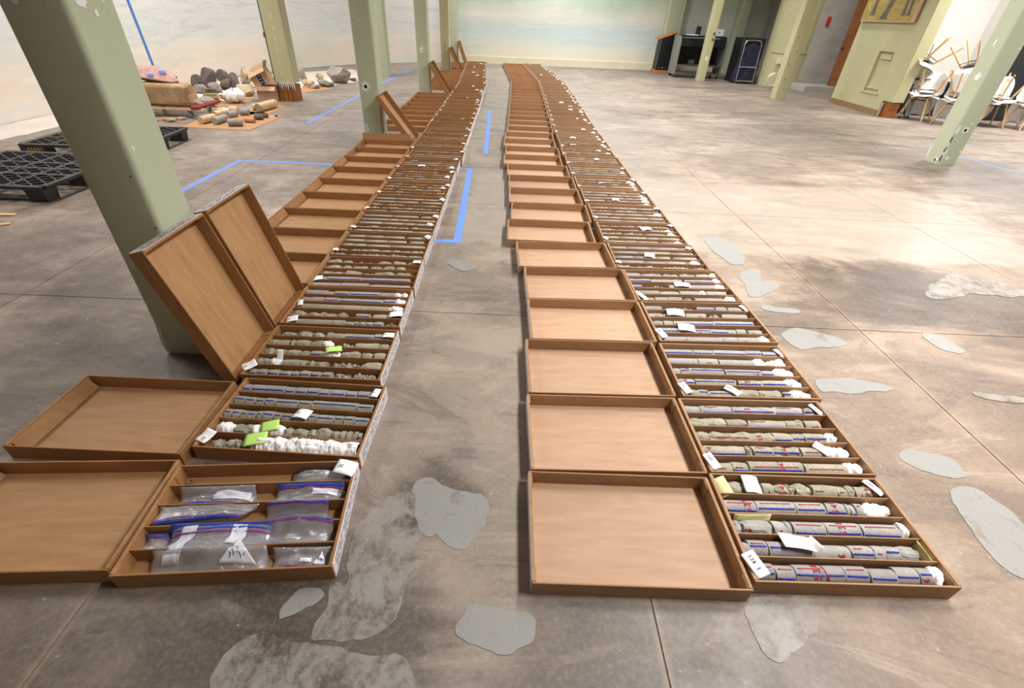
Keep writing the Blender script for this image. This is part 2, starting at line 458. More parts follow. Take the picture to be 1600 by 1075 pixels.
def m_bag():
    t = NT('clear_plastic')
    tr = t.n('ShaderNodeBsdfTransparent'); tr.inputs[0].default_value = (.95, .95, .97, 1)
    gl = t.n('ShaderNodeBsdfGlossy'); gl.inputs['Roughness'].default_value = .09; gl.inputs[0].default_value = (.95, .95, 1, 1)
    df = t.n('ShaderNodeBsdfTranslucent'); df.inputs[0].default_value = (.82, .82, .86, 1)
    d2 = t.n('ShaderNodeBsdfDiffuse'); d2.inputs[0].default_value = (.9, .9, .94, 1)
    p = t.objc()
    h = t.noise(p, 20, 4, .55, 2.2)
    b = t.n('ShaderNodeBump'); b.inputs['Strength'].default_value = .7; b.inputs['Distance'].default_value = .012
    t.l(h, b.inputs['Height']); t.l(b.outputs[0], gl.inputs['Normal'])
    m1 = t.n('ShaderNodeMixShader'); m1.inputs[0].default_value = .24; t.l(tr.outputs[0], m1.inputs[1]); t.l(d2.outputs[0], m1.inputs[2])
    fr = t.n('ShaderNodeLayerWeight'); fr.inputs[0].default_value = .35; t.l(b.outputs[0], fr.inputs['Normal'])
    m2 = t.n('ShaderNodeMixShader'); t.l(t.math('ADD', t.math('MULTIPLY', fr.outputs['Fresnel'], .75), .09, True), m2.inputs[0])
    t.l(m1.outputs[0], m2.inputs[1]); t.l(gl.outputs[0], m2.inputs[2])
    t.l(m2.outputs[0], t.out.inputs['Surface'])
    return t.mat
M_BAG = m_bag()
def m_zip(name, c):
    t = NT(name); t.done(c, .3, .5); t.bsdf.inputs['Alpha'].default_value = .85
    return t.mat
M_ZIPB = m_zip('blue_zip', srgb(66, 92, 186)); M_ZIPP = m_zip('purple_zip', srgb(150, 62, 150))
M_LABELW = m_zip('white_bag_label', srgb(232, 232, 242))
M_DUST = m_rock('brown_dust', srgb(150, 126, 104), srgb(126, 104, 86), srgb(170, 156, 142), 18, .5)
M_GLASS = simple('lamp_panel', srgb(250, 248, 240), .4, .3)

# ------------------------------------------------------------------ the hall: floor, walls, ceiling
floor = struct(MB().box(-8.2, 11.2, -3.0, 19.5, -.12, -.0035).obj('floor', M_GAP))
g = .0028
for i in range(len(XJ)-1):
    for j in range(len(YJ)-1):
        MB().box(XJ[i]+g, XJ[i+1]-g, YJ[j]+g, YJ[j+1]-g, -.0034, 0).obj('floor_slab', M_FLOOR, floor)

def arc(pts, n=8):   # Catmull-Rom
    P = [Vector(p) for p in pts]; out = []
    for i in range(len(P)-1):
        p0, p1, p2, p3 = P[max(i-1, 0)], P[i], P[i+1], P[min(i+2, len(P)-1)]
        for k in range(n):
            t = k/n
            out.append(tuple(.5*((2*p1)+(p2-p0)*t+(2*p0-5*p1+4*p2-p3)*t*t+(-p0+3*p1-3*p2+p3)*t**3)))
    return out + [tuple(P[-1])]
def ragged(poly, amp, seed, step=.05):
    out = []
    for i in range(len(poly)):
        a = Vector(poly[i]); b = Vector(poly[(i+1) % len(poly)])
        n = max(1, int((b-a).length/step))
        for k in range(n):
            p = a.lerp(b, k/n)
            o = noise.noise_vector(Vector((p.x*9, p.y*9, seed)))*amp + noise.noise_vector(Vector((p.x*30, p.y*30, seed)))*amp*.4
            out.append((p.x+o.x, p.y+o.y))
    ar = sum(out[i][0]*out[(i+1) % len(out)][1]-out[(i+1) % len(out)][0]*out[i][1] for i in range(len(out)))
    return out if ar > 0 else out[::-1]
def patch(px, mat, amp, seed, k=0, th=.0012):
    P0 = [(G(*q).x, G(*q).y) for q in px]; n0 = len(P0)
    th += .00012*k
    poly = ragged(arc(P0[-2:]+P0+P0[:2], 4)[8:8+4*n0], amp, seed, .012)
    m = MB(); n = len(poly)
    me = bpy.data.meshes.new('floor_patch')
    bm = bmesh.new()
    f = bm.faces.new([bm.verts.new((p[0], p[1], th)) for p in poly])
    r = bmesh.ops.extrude_face_region(bm, geom=[f])
    for v in [e for e in r['geom'] if isinstance(e, bmesh.types.BMVert)]: v.co.z = 0.0002
    bmesh.ops.triangulate(bm, faces=bm.faces[:])
    bmesh.ops.recalc_face_normals(bm, faces=bm.faces[:])
    bm.to_mesh(me); bm.free(); me.materials.append(mat)
    return link('floor_patch', me, floor)
for k, (px, w2) in enumerate([
    ([(650,755),(675,747),(700,762),(755,770),(767,790),(762,805),(750,830),(725,855),(692,850),(682,835),(662,840),(650,800),(640,775)], 0),
    ([(640,775),(650,800),(662,840),(665,870),(650,900),(630,925),(615,965),(575,1000),(530,1000),(490,995),(505,950),(515,915),(550,910),(545,865),(555,835),(575,800),(615,775)], 1),
    ([(440,962),(445,945),(465,915),(505,920),(500,940),(450,965)], 0),
    ([(330,1072),(350,1030),(395,990),(425,985),(450,1000),(500,1010),(550,1025),(615,1020),(640,1060),(640,1085),(330,1085)], 1),
    ([(712,980),(730,955),(750,945),(790,950),(830,960),(840,985),(825,1010),(790,1020),(740,1015),(715,1000)], 0),
    ([(1165,960),(1185,930),(1260,935),(1275,960),(1260,1000),(1225,1035),(1190,1010)], 1),
    ([(1405,705),(1430,700),(1480,715),(1510,738),(1480,745),(1420,722)], 0),
    ([(1485,770),(1520,765),(1570,790),(1610,830),(1610,900),(1560,880),(1500,810)], 0),
    ([(1270,597),(1290,592),(1370,597),(1395,612),(1320,615),(1280,612)], 0),
    ([(1220,525),(1240,513),(1300,525),(1318,540),(1250,545)], 0),
    ([(1155,430),(1175,420),(1190,425),(1190,440),(1215,445),(1210,455),(1185,463),(1170,462),(1165,445)], 0),
    ([(1190,478),(1245,483),(1240,490),(1195,485)], 0),
    ([(1445,460),(1480,430),(1520,435),(1550,438),(1610,455),(1590,465),(1520,460),(1480,468)], 1),
    ([(1440,525),(1460,523),(1505,545),(1500,552),(1470,545)], 0),
    ([(700,412),(720,410),(745,417),(730,423),(705,418)], 0),
    ([(1100,376),(1130,372),(1165,405),(1140,413)], 0),
    ([(1525,615),(1600,622),(1612,632),(1540,624)], 1),
]): patch(px, M_PATCH2 if w2 else M_PATCH, .022, k*3.1, k)
# cream paint of the mural spilling on to the floor along the left wall and the pale strip behind the chairs
def floor_paint(poly, seed):
    p = ragged(poly, .06, seed, .12)
    return MB().prism(p, .0001, .0009).obj('floor_paint', M_PATCHT, floor)
floor_paint([(-6.68, 2.5), (-6.1, 3.5), (-6.04, 5.6), (-6.0, 6.4), (-5.9, 8.2), (-5.6, 9.2), (-4.2, 10.95), (-3.75, 11.7), (-3.5, 12.6), (-3.6, 13.2), (-4.5, 14.5), (-6.2, 12.5), (-6.68, 10)], 1.3)

def wall(name, pts, mat, h=CEIL, th=.12):
    m = MB()
    P = [Vector((p[0], p[1])) for p in pts]
    for a, b in zip(P[:-1], P[1:]):
        d = (b-a).normalized(); nrm = Vector((d.y, -d.x))
        q = [a, b, b+nrm*th+d*.05, a+nrm*th-d*.05]
        m.prism([tuple(v) for v in q][::-1], 0, h)
    return struct(m.obj(name, mat))
YB = 17.9
wall('wall_left', [(-6.7, 10.0), (-6.7, -2.6)], M_MURAL_L)
wall('wall_left_curve', arc([(-2.0, 17.75), (-3.1, 17.2), (-4.4, 16.3), (-5.6, 14.6), (-6.4, 12.4), (-6.7, 10.0)]), M_MURAL_L)
wall('wall_back', [(8.6, YB), (-2.05, YB)], M_MURAL_B)
wall('wall_front', [(-6.7, -2.6), (10.2, -2.6)], M_CEIL)
wall('wall_right', [(9.9, -2.6), (9.9, 12.2)], M_MURAL_R)
wall('wall_right_end', [(9.9, 12.0), (7.42, 12.0)], M_MURAL_R)
wall('wall_right_alcove', [(8.72, 12.0), (8.72, 14.6)], M_GREYWALL)
wall('wall_right_recess', [(8.72, 14.55), (7.2, 14.55)], M_GREYWALL)
wall('wall_right_back', [(7.9, 14.7), (7.9, YB)], M_GREYWALL)
struct(MB().box(-6.9, 10.1, -2.8, 18.1, CEIL, CEIL+.1).obj('ceiling', M_CEIL))
struct(MB().box(-1.9, 7.0, YB-.03, YB-.001, 0, .2).obj('baseboard_back', M_CREAM))
struct(MB().box(7.55, 8.715, 13.75, 14.54, 0, .13).obj('trim_1', M_GREYWALL))
# painted partition with a panelled niche and a brown baseboard
PX = 7.25
part = struct(MB().box(PX, PX+.14, 10.28, 10.55, 0, CEIL).box(PX, PX+.14, 11.0, 11.98, 0, CEIL).box(PX, PX+.14, 10.55, 11.0, 0, .36)
              .box(PX, PX+.14, 10.55, 11.0, 1.06, CEIL).box(PX+.05, PX+.14, 10.55, 11.0, .36, 1.06).obj('wall_right_partition', M_GREEN_Y))
MB().box(PX+.02, PX+.05, 10.62, 10.93, .93, 1.0).box(PX-.02, PX+.05, 10.5, 11.05, .335, .365).box(PX+.015, PX+.05, 10.58, 10.97, .42, .45).obj('niche_moulding', M_GREEN_Y, part)
struct(MB().box(PX-.02, PX-.001, 10.3, 11.98, 0, .1).obj('baseboard_right', M_BASEB))
# broken end post of the partition: painted cladding above bare wood
pst = struct(MB().cbox(PX-.01, PX+.23, 10.02, 10.275, .27, CEIL, .01).obj('trim_2', M_GREEN_Y))
MB().box(PX+.02, PX+.12, 10.05, 10.25, 0, .27).box(PX+.125, PX+.20, 10.05, 10.25, 0, .26).box(PX+.02, PX+.2, 10.035, 10.05, .17, .185).obj('bare_stud', M_OLDWOOD, pst)
MB().prism([(PX-.03, 10.22), (PX-.012, 10.2), (PX-.012, 10.27), (PX-.025, 10.27)], 0, .24).obj('torn_plaster', M_GREYROCK, pst)
# door standing ajar in the alcove
dr = struct(MB().cbox(0, .34, -.02, .02, .14, 2.3, .003).obj('door_1', M_DOOR, None, (8.30, 14.12, 0), (0, 0, math.radians(-62))))
MB().tube((.06, -.02, .98), (.06, -.06, .98), .012).tube((.06, -.05, .98), (.06, -.085, .98), .028, .022).obj('door_handle', M_BLACKP, dr)
tag(MB().box(7.92, 8.0, 14.52, 14.545, 1.42, 1.62).obj('wall_plate', M_RED), 'small red plate fixed to the grey wall beside the brown door', 'plate')

# ------------------------------------------------------------------ columns
COLS = []
def column(x0, x1, y0, y1, label, mat=M_GREEN, z0=0, bev=.022, reg=True):
    t = thing('support_column', label, 'column', ((x0+x1)/2, (y0+y1)/2, 0))
    hx, hy = (x1-x0)/2, (y1-y0)/2
    m = MB(); n = 5
    poly = []
    for cx_, cy_, a0 in ((hx-bev, hy-bev, 0), (-hx+bev, hy-bev, 90), (-hx+bev, -hy+bev, 180), (hx-bev, -hy+bev, 270)):
        for k in range(n):
            a = math.radians(a0+90*k/(n-1)); poly.append((cx_+bev*math.cos(a), cy_+bev*math.sin(a)))
    N = len(poly)
    m.add([(p[0], p[1], z0) for p in poly]+[(p[0], p[1], CEIL) for p in poly], [(i, (i+1) % N, N+(i+1) % N, N+i) for i in range(N)], 0, True)
    m.add([(p[0], p[1], z0) for p in poly]+[(p[0], p[1], CEIL) for p in poly], [tuple(range(N-1, -1, -1)), tuple(range(N, 2*N))])
    m.obj('shaft', mat, t)
    if reg: COLS.append((x0, x1, y0, y1))
    t['hx'] = hx; t['hy'] = hy
    return t
def chip(t, face, u, z, w, h, seed, mat=M_CHIP, name='paint_chip'):
    hx, hy = t['hx'], t['hy']; rg = random.Random(seed); n = 13
    pts = []
    for k in range(n):
        a = 2*PI*k/n; r = rg.uniform(.6, 1.1)
        pts.append((u+w/2*r*math.cos(a), z+h/2*r*math.sin(a)))
    f = {'-y': lambda a, b, e: (a, -hy-e, b), '+x': lambda a, b, e: (hx+e, a, b), '-x': lambda a, b, e: (-hx-e, -a, b)}[face]
    vs = [f(a, b, .0003) for a, b in pts]+[f(a, b, .0016) for a, b in pts]
    MB().add(vs, [tuple(range(n, 2*n))]+[(i, (i+1) % n, n+(i+1) % n, n+i) for i in range(n)]).obj(name, mat, t)
def bolt_hole(t, face, u, z, r, seed):
    chip(t, face, u, z, r*4.4, r*4.0, seed)
    r *= .72
    hx, hy = t['hx'], t['hy']
    f = {'-y': lambda e: (u, -hy-e, z), '-x': lambda e: (-hx-e, -u, z), '+x': lambda e: (hx+e, u, z)}[face]
    MB().tube(f(.0017), f(.0026), r, n=14).obj('bolt_hole', M_HOLE, t)
c = column(-1.68, -1.45, 1.79, 2.02, 'nearest pale green square column with two cardboard lids leaning on it')
chip(c, '-y', .035, .47, .07, .075, 3, M_CHIPG, 'worn_spot'); chip(c, '-y', .03, .465, .018, .012, 4)
for k in range(3): MB().box(.05, .05+.03+.012*(k == 2), -.1166, -.1152, .475-k*.01, .4775-k*.01).obj('pencil_mark', M_INK, c)
for k, (f, u, z, w_, h_) in enumerate((('+x', -.05, 1.42, .05, .035), ('+x', .0, 1.39, .02, .03), ('+x', -.085, .97, .014, .03), ('-y', -.05, 1.42, .03, .03), ('-y', -.107, .06, .02, .12), ('-y', -.1, .13, .02, .06), ('+x', .05, 1.43, .012, .02))): chip(c, f, u, z, w_, h_, 20+k)
for k, (u, z) in enumerate(((.085, .87), (.098, .66), (.1, .60), (.104, .53))): chip(c, '-y', u, z, .007, .007, 40+k, M_HOLE, 'nick')
c = column(-1.95, -1.70, 6.45, 6.70, 'pale green column second from the front left with a bolt hole')
bolt_hole(c, '-y', -.035, .62, .028, 5)
for k, (f, u, z, w_, h_) in enumerate((('+x', -.06, 1.0, .03, .07), ('+x', -.09, .86, .03, .03), ('-y', -.09, .13, .07, .16), ('-y', -.02, 1.3, .02, .015), ('-y', .09, .56, .02, .02))): chip(c, f, u, z, w_, h_, 50+k)
c = column(-1.96, -1.72, 10.55, 10.80, 'pale green column third in the left line with white patch')
chip(c, '-y', 0, .78, .11, .14, 60); chip(c, '-y', .01, .77, .03, .03, 61, M_GREYROCK)
c = column(-2.08, -1.84, 14.85, 15.10, 'pale green column fourth in the left line before the far wall', M_GREEN_Y)
chip(c, '-y', -.0, .62, .12, .16, 62, M_CHIPG, 'worn_spot')
column(-2.14, -1.88, 17.3, 17.52, 'farthest pale green column in the left line near the mural', M_GREEN, bev=.03)
column(-3.41, -3.15, 13.1, 13.36, 'thin green column standing beyond the second left column', M_GREEN, reg=False)
c = column(5.60, 5.84, 6.42, 6.67, 'chipped pale green column at right in front of the white chairs')
bolt_hole(c, '-y', .0, .42, .025, 7)
for k, (f, u, z, w_, h_) in enumerate((('-x', .02, 1.0, .09, .1), ('-x', -.1, .1, .03, .2), ('-y', -.1, .12, .06, .16), ('-y', -.03, .08, .06, .06), ('-x', .07, .05, .06, .07), ('-y', -.09, .42, .04, .12), ('-y', -.11, .24, .02, .16), ('-y', .04, .5, .06, .02), ('-y', .08, 1.3, .05, .02), ('-x', .06, .04, .04, .05), ('-x', 0, 1.35, .03, .08), ('-y', .09, .17, .03, .03))): chip(c, f, u, z, w_, h_, 70+k)
for k, (u, z) in enumerate(((-.115, .18), (-.105, .3), (-.11, .08))): chip(c, '-y', u, z, .022, .09, 90+k, M_STEEL, 'bare_metal')
c = column(6.03, 6.28, 12.1, 12.34, 'yellowish green column standing before the round pillar', M_GREEN_Y)
for k, (u, z) in enumerate(((-.02, .4), (.03, .95), (-.06, .7), (.0, .2), (-.04, 1.2))): chip(c, '-y', u, z, .025, .025, 100+k, M_HOLE, 'nick')
c = column(5.27, 5.49, 15.35, 15.58, 'yellowish green column standing in front of the grey cart', M_GREEN_Y)
for z in (1.0, 1.13): chip(c, '-y', .05, z, .09, .09, int(z*100), M_STEEL, 'cover_plate')
chip(c, '-y', 0, .55, .11, .13, 3, M_CHIP, 'worn_spot')
column(4.66, 5.14, 17.55, 17.88, 'broad green pier against the far wall behind the black lectern', M_GREEN)
column(6.86, 7.14, 17.55, 17.88, 'green pier against the far wall right of the grey cart', M_GREEN)
# wood-cored post by the left wall, its cladding torn off at the bottom
c = column(-4.18, -3.86, 9.05, 9.33, 'pale green boxed post by rocks with bare orange wood base', M_GREEN_Y, z0=.29, bev=.01, reg=False)
for k in range(4): MB().box(-.15+.078*k, -.15+.078*k+.07, -.125, .12, 0, .26+.04*((k*7) % 3)*.5).obj('bare_plank', M_OLDWOOD, c)
for k in range(9):
    u = -.15+.036*k
    MB().add([(u, -.142, .30), (u+.03, -.142, .30), (u+.016, -.142, .22-.03*(k % 3)), (u, -.137, .30), (u+.03, -.137, .30), (u+.016, -.137, .22-.03*(k % 3))], [(0, 2, 1), (3, 4, 5), (0, 1, 4, 3), (1, 2, 5, 4), (2, 0, 3, 5)]).obj('torn_cladding', M_CHIP, c)
for k in range(6): chip(c, '-y', -.02+.004*k, .45+.16*k, .014, .1, 110+k)
MB().box(-.19, -.163, -.15, -.10, .95, 1.02).obj('wall_switch', M_STEEL, c)
MB().box(-.176, -.162, -.142, -.13, .3, CEIL).obj('edge_strip', M_BASALT, c)
# thick round pillar
t = thing('round_pillar', 'thick round yellowish green pillar beside the black cabinet', 'column', (7.45, 15.05, 0))
m = MB(); m.tube((0, 0, 0), (0, 0, CEIL), .56, n=40); m.obj('shaft', M_GREEN_Y, t)
m = MB(); m.path([(.57*math.cos(a)*1.0, .57*math.sin(a), .78+.006*math.sin(9*a)) for a in [math.radians(200+9*k) for k in range(15)]], .004, 6); m.obj('crack_line', M_INK, t)
t = thing('wall_socket', 'beige surface box with dark cover on the round pillar', 'socket', (7.1, 14.5, .62))
MB().cbox(-.1, .04, -.0, .10, -.07, .07, .006).obj('box', M_CREAM, t); MB().box(.045, .12, .0, .08, -.06, .06).obj('dark_cover', M_STEEL, t)
t = thing('towel_holder', 'small white rounded holder on pillar behind yellowish column', 'holder', (7.33, 14.46, 1.05)); MB().cbox(-.07, .07, 0, .08, -.09, .09, .03).obj('shell', M_WSHELL, t)
m = MB(); rr = []
for k in range(80):
    a = k*.42; rr.append((.15*math.cos(a)+.01*math.sin(k*1.7), .03*math.sin(k*.9)+.001*k-.04, .19+.15*math.sin(a)))
m.path(rr, .008, 6)
tag(m.obj('coiled_cable', M_CREAM, None, (6.98, 14.42, 0)), 'coil of cream cable hanging low on the round pillar', 'cable')
# painting on the partition: only its lower edge is in the picture
t = thing('painting', 'landscape painting of trunks on grass above the niche', 'painting', (PX-.02, 11.0, 1.55))
def m_grass():
    q = NT('painted_grass'); p = q.objc()
    f = q.noise(q.scale(p, 4, 2, 5), 2.4, 6, .6, .8); gg = q.noise(p, 9, 5, .6)
    col = q.mix(q.mapr(f, .4, .62), srgb(176, 146, 86), srgb(140, 138, 76))
    return q.done(q.mix(q.mapr(gg, .55, .7), col, srgb(190, 170, 110)), .5, .3)
MB().box(-.03, 0, -.55, .95, 0, 1.0).obj('canvas', m_grass(), t)
MB().box(-.034, -.001, -.66, -.55, 0, 1.0).box(-.034, 0, -.66, .95, -.02, 0).obj('frame', m_wood('pale_frame', srgb(196, 170, 140), srgb(160, 130, 100), 20, 4, 20), t)
for k, (y0, wd, lean) in enumerate(((.25, .16, -.3), (-.28, .08, .05), (-.42, .07, .08), (.62, .1, .1))):
    vs = []
    for z, q in ((.03, 1.5), (.09, 1.0), (.2, .9), (1.0, .7)):
        yy = y0+lean*(z-.05); vs += [(-.0335, yy+wd/2*q, z+.06*(k > 0)), (-.0335, yy-wd/2*q, z+.06*(k > 0))]
    vs += [(-.0305, p[1], p[2]) for p in vs]
    MB().add([(p[0], p[1], min(p[2], .99)) for p in vs], [(i, i+1, i+3, i+2) for i in (0, 2, 4)]+[(i, i+2, i+10, i+8) for i in (0, 2, 4)]+[(i+3, i+1, i+9, i+11) for i in (0, 2, 4)]+[(0, 8, 9, 1)]).obj('painted_trunk', M_BASALT, t)

# blue tape on floor and wall
def tape(pts, wd, label, dash=.0006):
    m = MB()
    for a, b in zip(pts[:-1], pts[1:]):
        a = Vector(a); b = Vector(b); d = (b-a).normalized(); n = Vector((-d.y, d.x))*wd/2
        a2 = a-d*wd/2; b2 = b+d*wd/2
        dash += .0004
        m.prism([tuple(a2-n), tuple(b2-n), tuple(b2+n), tuple(a2+n)], .0002, dash)
    tag(m.obj('floor_tape', M_TAPE), label, 'tape')
g2 = lambda *q: (G(*q).x, G(*q).y)
tape([(-3.02, 3.55), (-3.0, 5.2), (-1.99, 5.21)], .06, 'blue floor tape corner left of the flat cardboard lids')
tape([(-3.04, 7.3), (-3.04, 15.2)], .06, 'long blue floor tape line running past the second column')
tape([(-3.32, 7.27), (-2.84, 7.27)], .03, 'short blue tape crossbar at the end of the long line')
tape([(-.56, 3.28), (-.39, 3.29), (-.46, 5.25)], .06, 'blue floor tape hook in the aisle beside the left cores')
tape([(-.66, 5.24), (-.5, 5.26)], .03, 'short faint blue tape strip touching the aisle hook end')
tape([(-.33, 6.0), (-.43, 8.98)], .06, 'straight blue floor tape strip further up the centre aisle')
tape([(6.3, 7.0), (6.44, 6.15)], .04, 'blue floor tape strip right of the chipped column')
m = MB()
a, b = Vector((-6.692, 9.69, .40)), Vector((-6.692, 9.575, 2.2))
d = (b-a).normalized(); n = Vector((0, d.z, -d.y))*.028
m.add([a-n, a+n, b+n, b-n, a-n+Vector((.002, 0, 0)), a+n+Vector((.002, 0, 0)), b+n+Vector((.002, 0, 0)), b-n+Vector((.002, 0, 0))], [(0, 1, 2, 3), (7, 6, 5, 4), (0, 4, 5, 1), (1, 5, 6, 2), (2, 6, 7, 3), (3, 7, 4, 0)])
tag(m.obj('wall_tape', M_TAPEW), 'long blue tape strip running up the left mural wall', 'tape')

# ------------------------------------------------------------------ cardboard core boxes and lids
CL, CW, CH = .637, .4025, .070       # core box
LL, LW, LH = .664, .411, .066        # lid
FC, FL_ = .995, .990                 # spacing factors that go with those sizes
T = .006
PITCHC = (CW-2*T)/5                  # channel pitch
def box_meshes(L, W, H, mats, matb, div):
    hx, hy = L/2, W/2
    d = {}
    d['base'] = MB().box(-hx+T, hx-T, -hy+T, hy-T, .0005, .0045).mesh('base_panel', matb)
    def side(s):   # long wall, a rolled edge on top
        m = MB(); y = s*(hy-T/2)
        m.cbox(-hx+.001, hx-.001, y-T/2, y+T/2, 0, H-.001, .0012)
        return m.mesh('side_wall', *mats)
    d['s-'], d['s+'] = side(-1), side(1)
    def end(s, pr):
        m = MB(); x = s*(hx-T)
        m.cbox(x-T, x+T, -hy+T, hy-T, 0, H, .0015)
        if pr: m.m = [1 if (sum(m.v[i][0] for i in f)/len(f))*s > (hx-.0015) else 0 for f in m.f]
        for k in (-1, 1): m.box(min(x-s*T, x-s*(T+.003)), max(x-s*T, x-s*(T+.003)), min(k*(hy-T-.001), k*(hy-T-.045)), max(k*(hy-T-.001), k*(hy-T-.045)), .006, H-.004)
        return m.mesh('end_wall', *mats)
    d['e-'], d['e+'] = end(-1, not div), end(1, div)
    if div: d['div'] = MB().cbox(-hx+2*T+.0015, hx-2*T-.0015, -.002, .002, .0046, H-.006, .0008).mesh('divider', *mats)
    return d
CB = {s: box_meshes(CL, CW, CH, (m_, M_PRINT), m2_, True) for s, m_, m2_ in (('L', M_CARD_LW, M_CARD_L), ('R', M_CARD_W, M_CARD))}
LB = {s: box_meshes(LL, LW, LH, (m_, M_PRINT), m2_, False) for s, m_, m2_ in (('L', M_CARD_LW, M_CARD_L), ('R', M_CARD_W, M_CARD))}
M_INKG = None
def print_mesh(L, W, H, s):
    m = MB(); rg = random.Random(3); x = s*(L/2+.0004)
    for k in range(5):
        z = H*(.2+.15*k); y = -W/2+.03
        while y < W/2-.05:
            l_ = rg.uniform(.008, .04)
            if rg.random() < .75: m.box(x-.0003, x+.0003, y, min(y+l_, W/2-.02), z, z+.0032)
            y += l_+rg.uniform(.004, .016)
    return m.mesh('printed_lines', M_INKG)
M_INKG = simple('grey_print', srgb(104, 102, 112), .6, .2)
PR_C = print_mesh(CL, CW, CH, 1); PR_L = print_mesh(LL, LW, LH, -1)
def fill(t, D, div, pr=None):
    link('base_panel', D['base'], t)
    for k in ('s-', 's+'): link('side_wall', D[k], t)
    for k in ('e-', 'e+'): link('end_wall', D[k], t)
    if div:
        for k in range(1, 5): link('divider', D['div'], t, (0, -CW/2+T+k*PITCHC, 0), (0, 0, RNG.uniform(-.004, .004)))
    if pr: link('printed_lines', pr, t)

ORD = ['zeroth', 'nearest', 'second', 'third', 'fourth', 'fifth', 'sixth', 'seventh', 'eighth', 'ninth', 'tenth', 'eleventh', 'twelfth', 'thirteenth', 'fourteenth', 'fifteenth', 'sixteenth', 'seventeenth', 'eighteenth', 'nineteenth', 'twentieth']
ORD += ['twenty-'+o for o in ('first', 'second', 'third', 'fourth', 'fifth', 'sixth', 'seventh', 'eighth', 'ninth')]+['thirtieth']+['thirty-'+o for o in ('first', 'second', 'third', 'fourth', 'fifth', 'sixth', 'seventh', 'eighth', 'ninth')]+['fortieth', 'forty-first', 'forty-second']
PCH = ['front', 'second', 'middle', 'fourth', 'back']
def interp(tab, y): return float(np.interp(y, [a for a, b in tab], [b for a, b in tab]))
TAB = {
 'RC': [(.936, 1.109), (1.351, 1.112), (1.772, 1.131), (2.2, 1.131), (2.62, 1.105), (3.05, 1.06), (3.5, 1.035), (4.1, 1.01), (5, .965), (5.8, .94), (8, .915), (11.5, .915), (13, .90), (15, .75), (17.7, .55)],
 'RL': [(.912, .447), (1.341, .451), (1.768, .451), (2.191, .468), (2.613, .454), (3.023, .405), (3.40, .318), (3.80, .357), (4.4, .33), (5, .295), (6.3, .25), (8, .25), (11, .25), (13, .235), (15, .085), (17.7, -.115)],
 'LC': [(.893, -.826), (1.348, -.841), (1.78, -.874), (2.6, -.881), (5, -.90), (9, -.93), (10.6, -.97), (12.1, -.98), (13.5, -1.07), (16, -1.20), (17.7, -1.27)],
 'LL': [(.87, -1.50), (1.334, -1.531), (1.8, -1.545), (2.6, -1.55), (5, -1.57), (9, -1.60), (10.6, -1.64), (12.1, -1.65), (13.5, -1.74), (16, -1.87), (17.7, -1.94)],
}
YS = {'RC': [.936, 1.351, 1.772, 2.204, 2.624], 'RL': [.912, 1.341, 1.768, 2.191, 2.613], 'LC': [.893, 1.348, 1.78, 2.209, 2.626], 'LL': [.87, 1.334, 1.80, 2.24, 2.66]}
YAW = {'RC': [.78, 1.67, 1.48, 2.6, 3.2], 'RL': [.5, 1.5, 1.5, 1.73, 2.2], 'LC': [5.19, -1.48, 0, .55, 1.5], 'LL': [4.0, -.1, 0, 0, .8]}
for kk in YS:
    while YS[kk][-1] < 17.2:
        st = {'LL': .4225}.get(kk, .4232)
        YS[kk].append(YS[kk][-1]+st)
BOXES = {}
rg = random.Random(11)
SIDE = {'R': 'right', 'L': 'left'}
for kk in ('RC', 'LC'):
    s = kk[0]
    for i, y in enumerate(YS[kk]):
        x = interp(TAB[kk], y); sl = (interp(TAB[kk], y+.3)-interp(TAB[kk], y-.3))/.6
        yaw = math.radians(YAW[kk][i]) if i < 5 else -sl*.35+rg.uniform(-.004, .004)
        if i >= 5: x += rg.uniform(-.006, .006)
        jut = 0
        if i == 11 and kk == 'LC': x += .02
        n = i+1
        lab = f'{ORD[n]} open cardboard core box in the {SIDE[s]} row, five channels'
        x *= FC; y *= FC
        if kk == 'LC' and n == 1: lab = 'nearest open cardboard core box in the left row, filled with zip bags'
        t = thing('core_box', lab, 'core box', (x, y, 0), (0, 0, yaw), 'open core boxes of the left row' if s == 'L' else 'open core boxes of the right row')
        fill(t, CB[s], True, PR_C if s == 'L' and n < 14 else None)
        BOXES[kk, n] = t
TUCK = MB().box(0, .003, -LW/2+.02, LW/2-.02, -.060, 0).mesh('tuck_flap', M_CARD_LW)
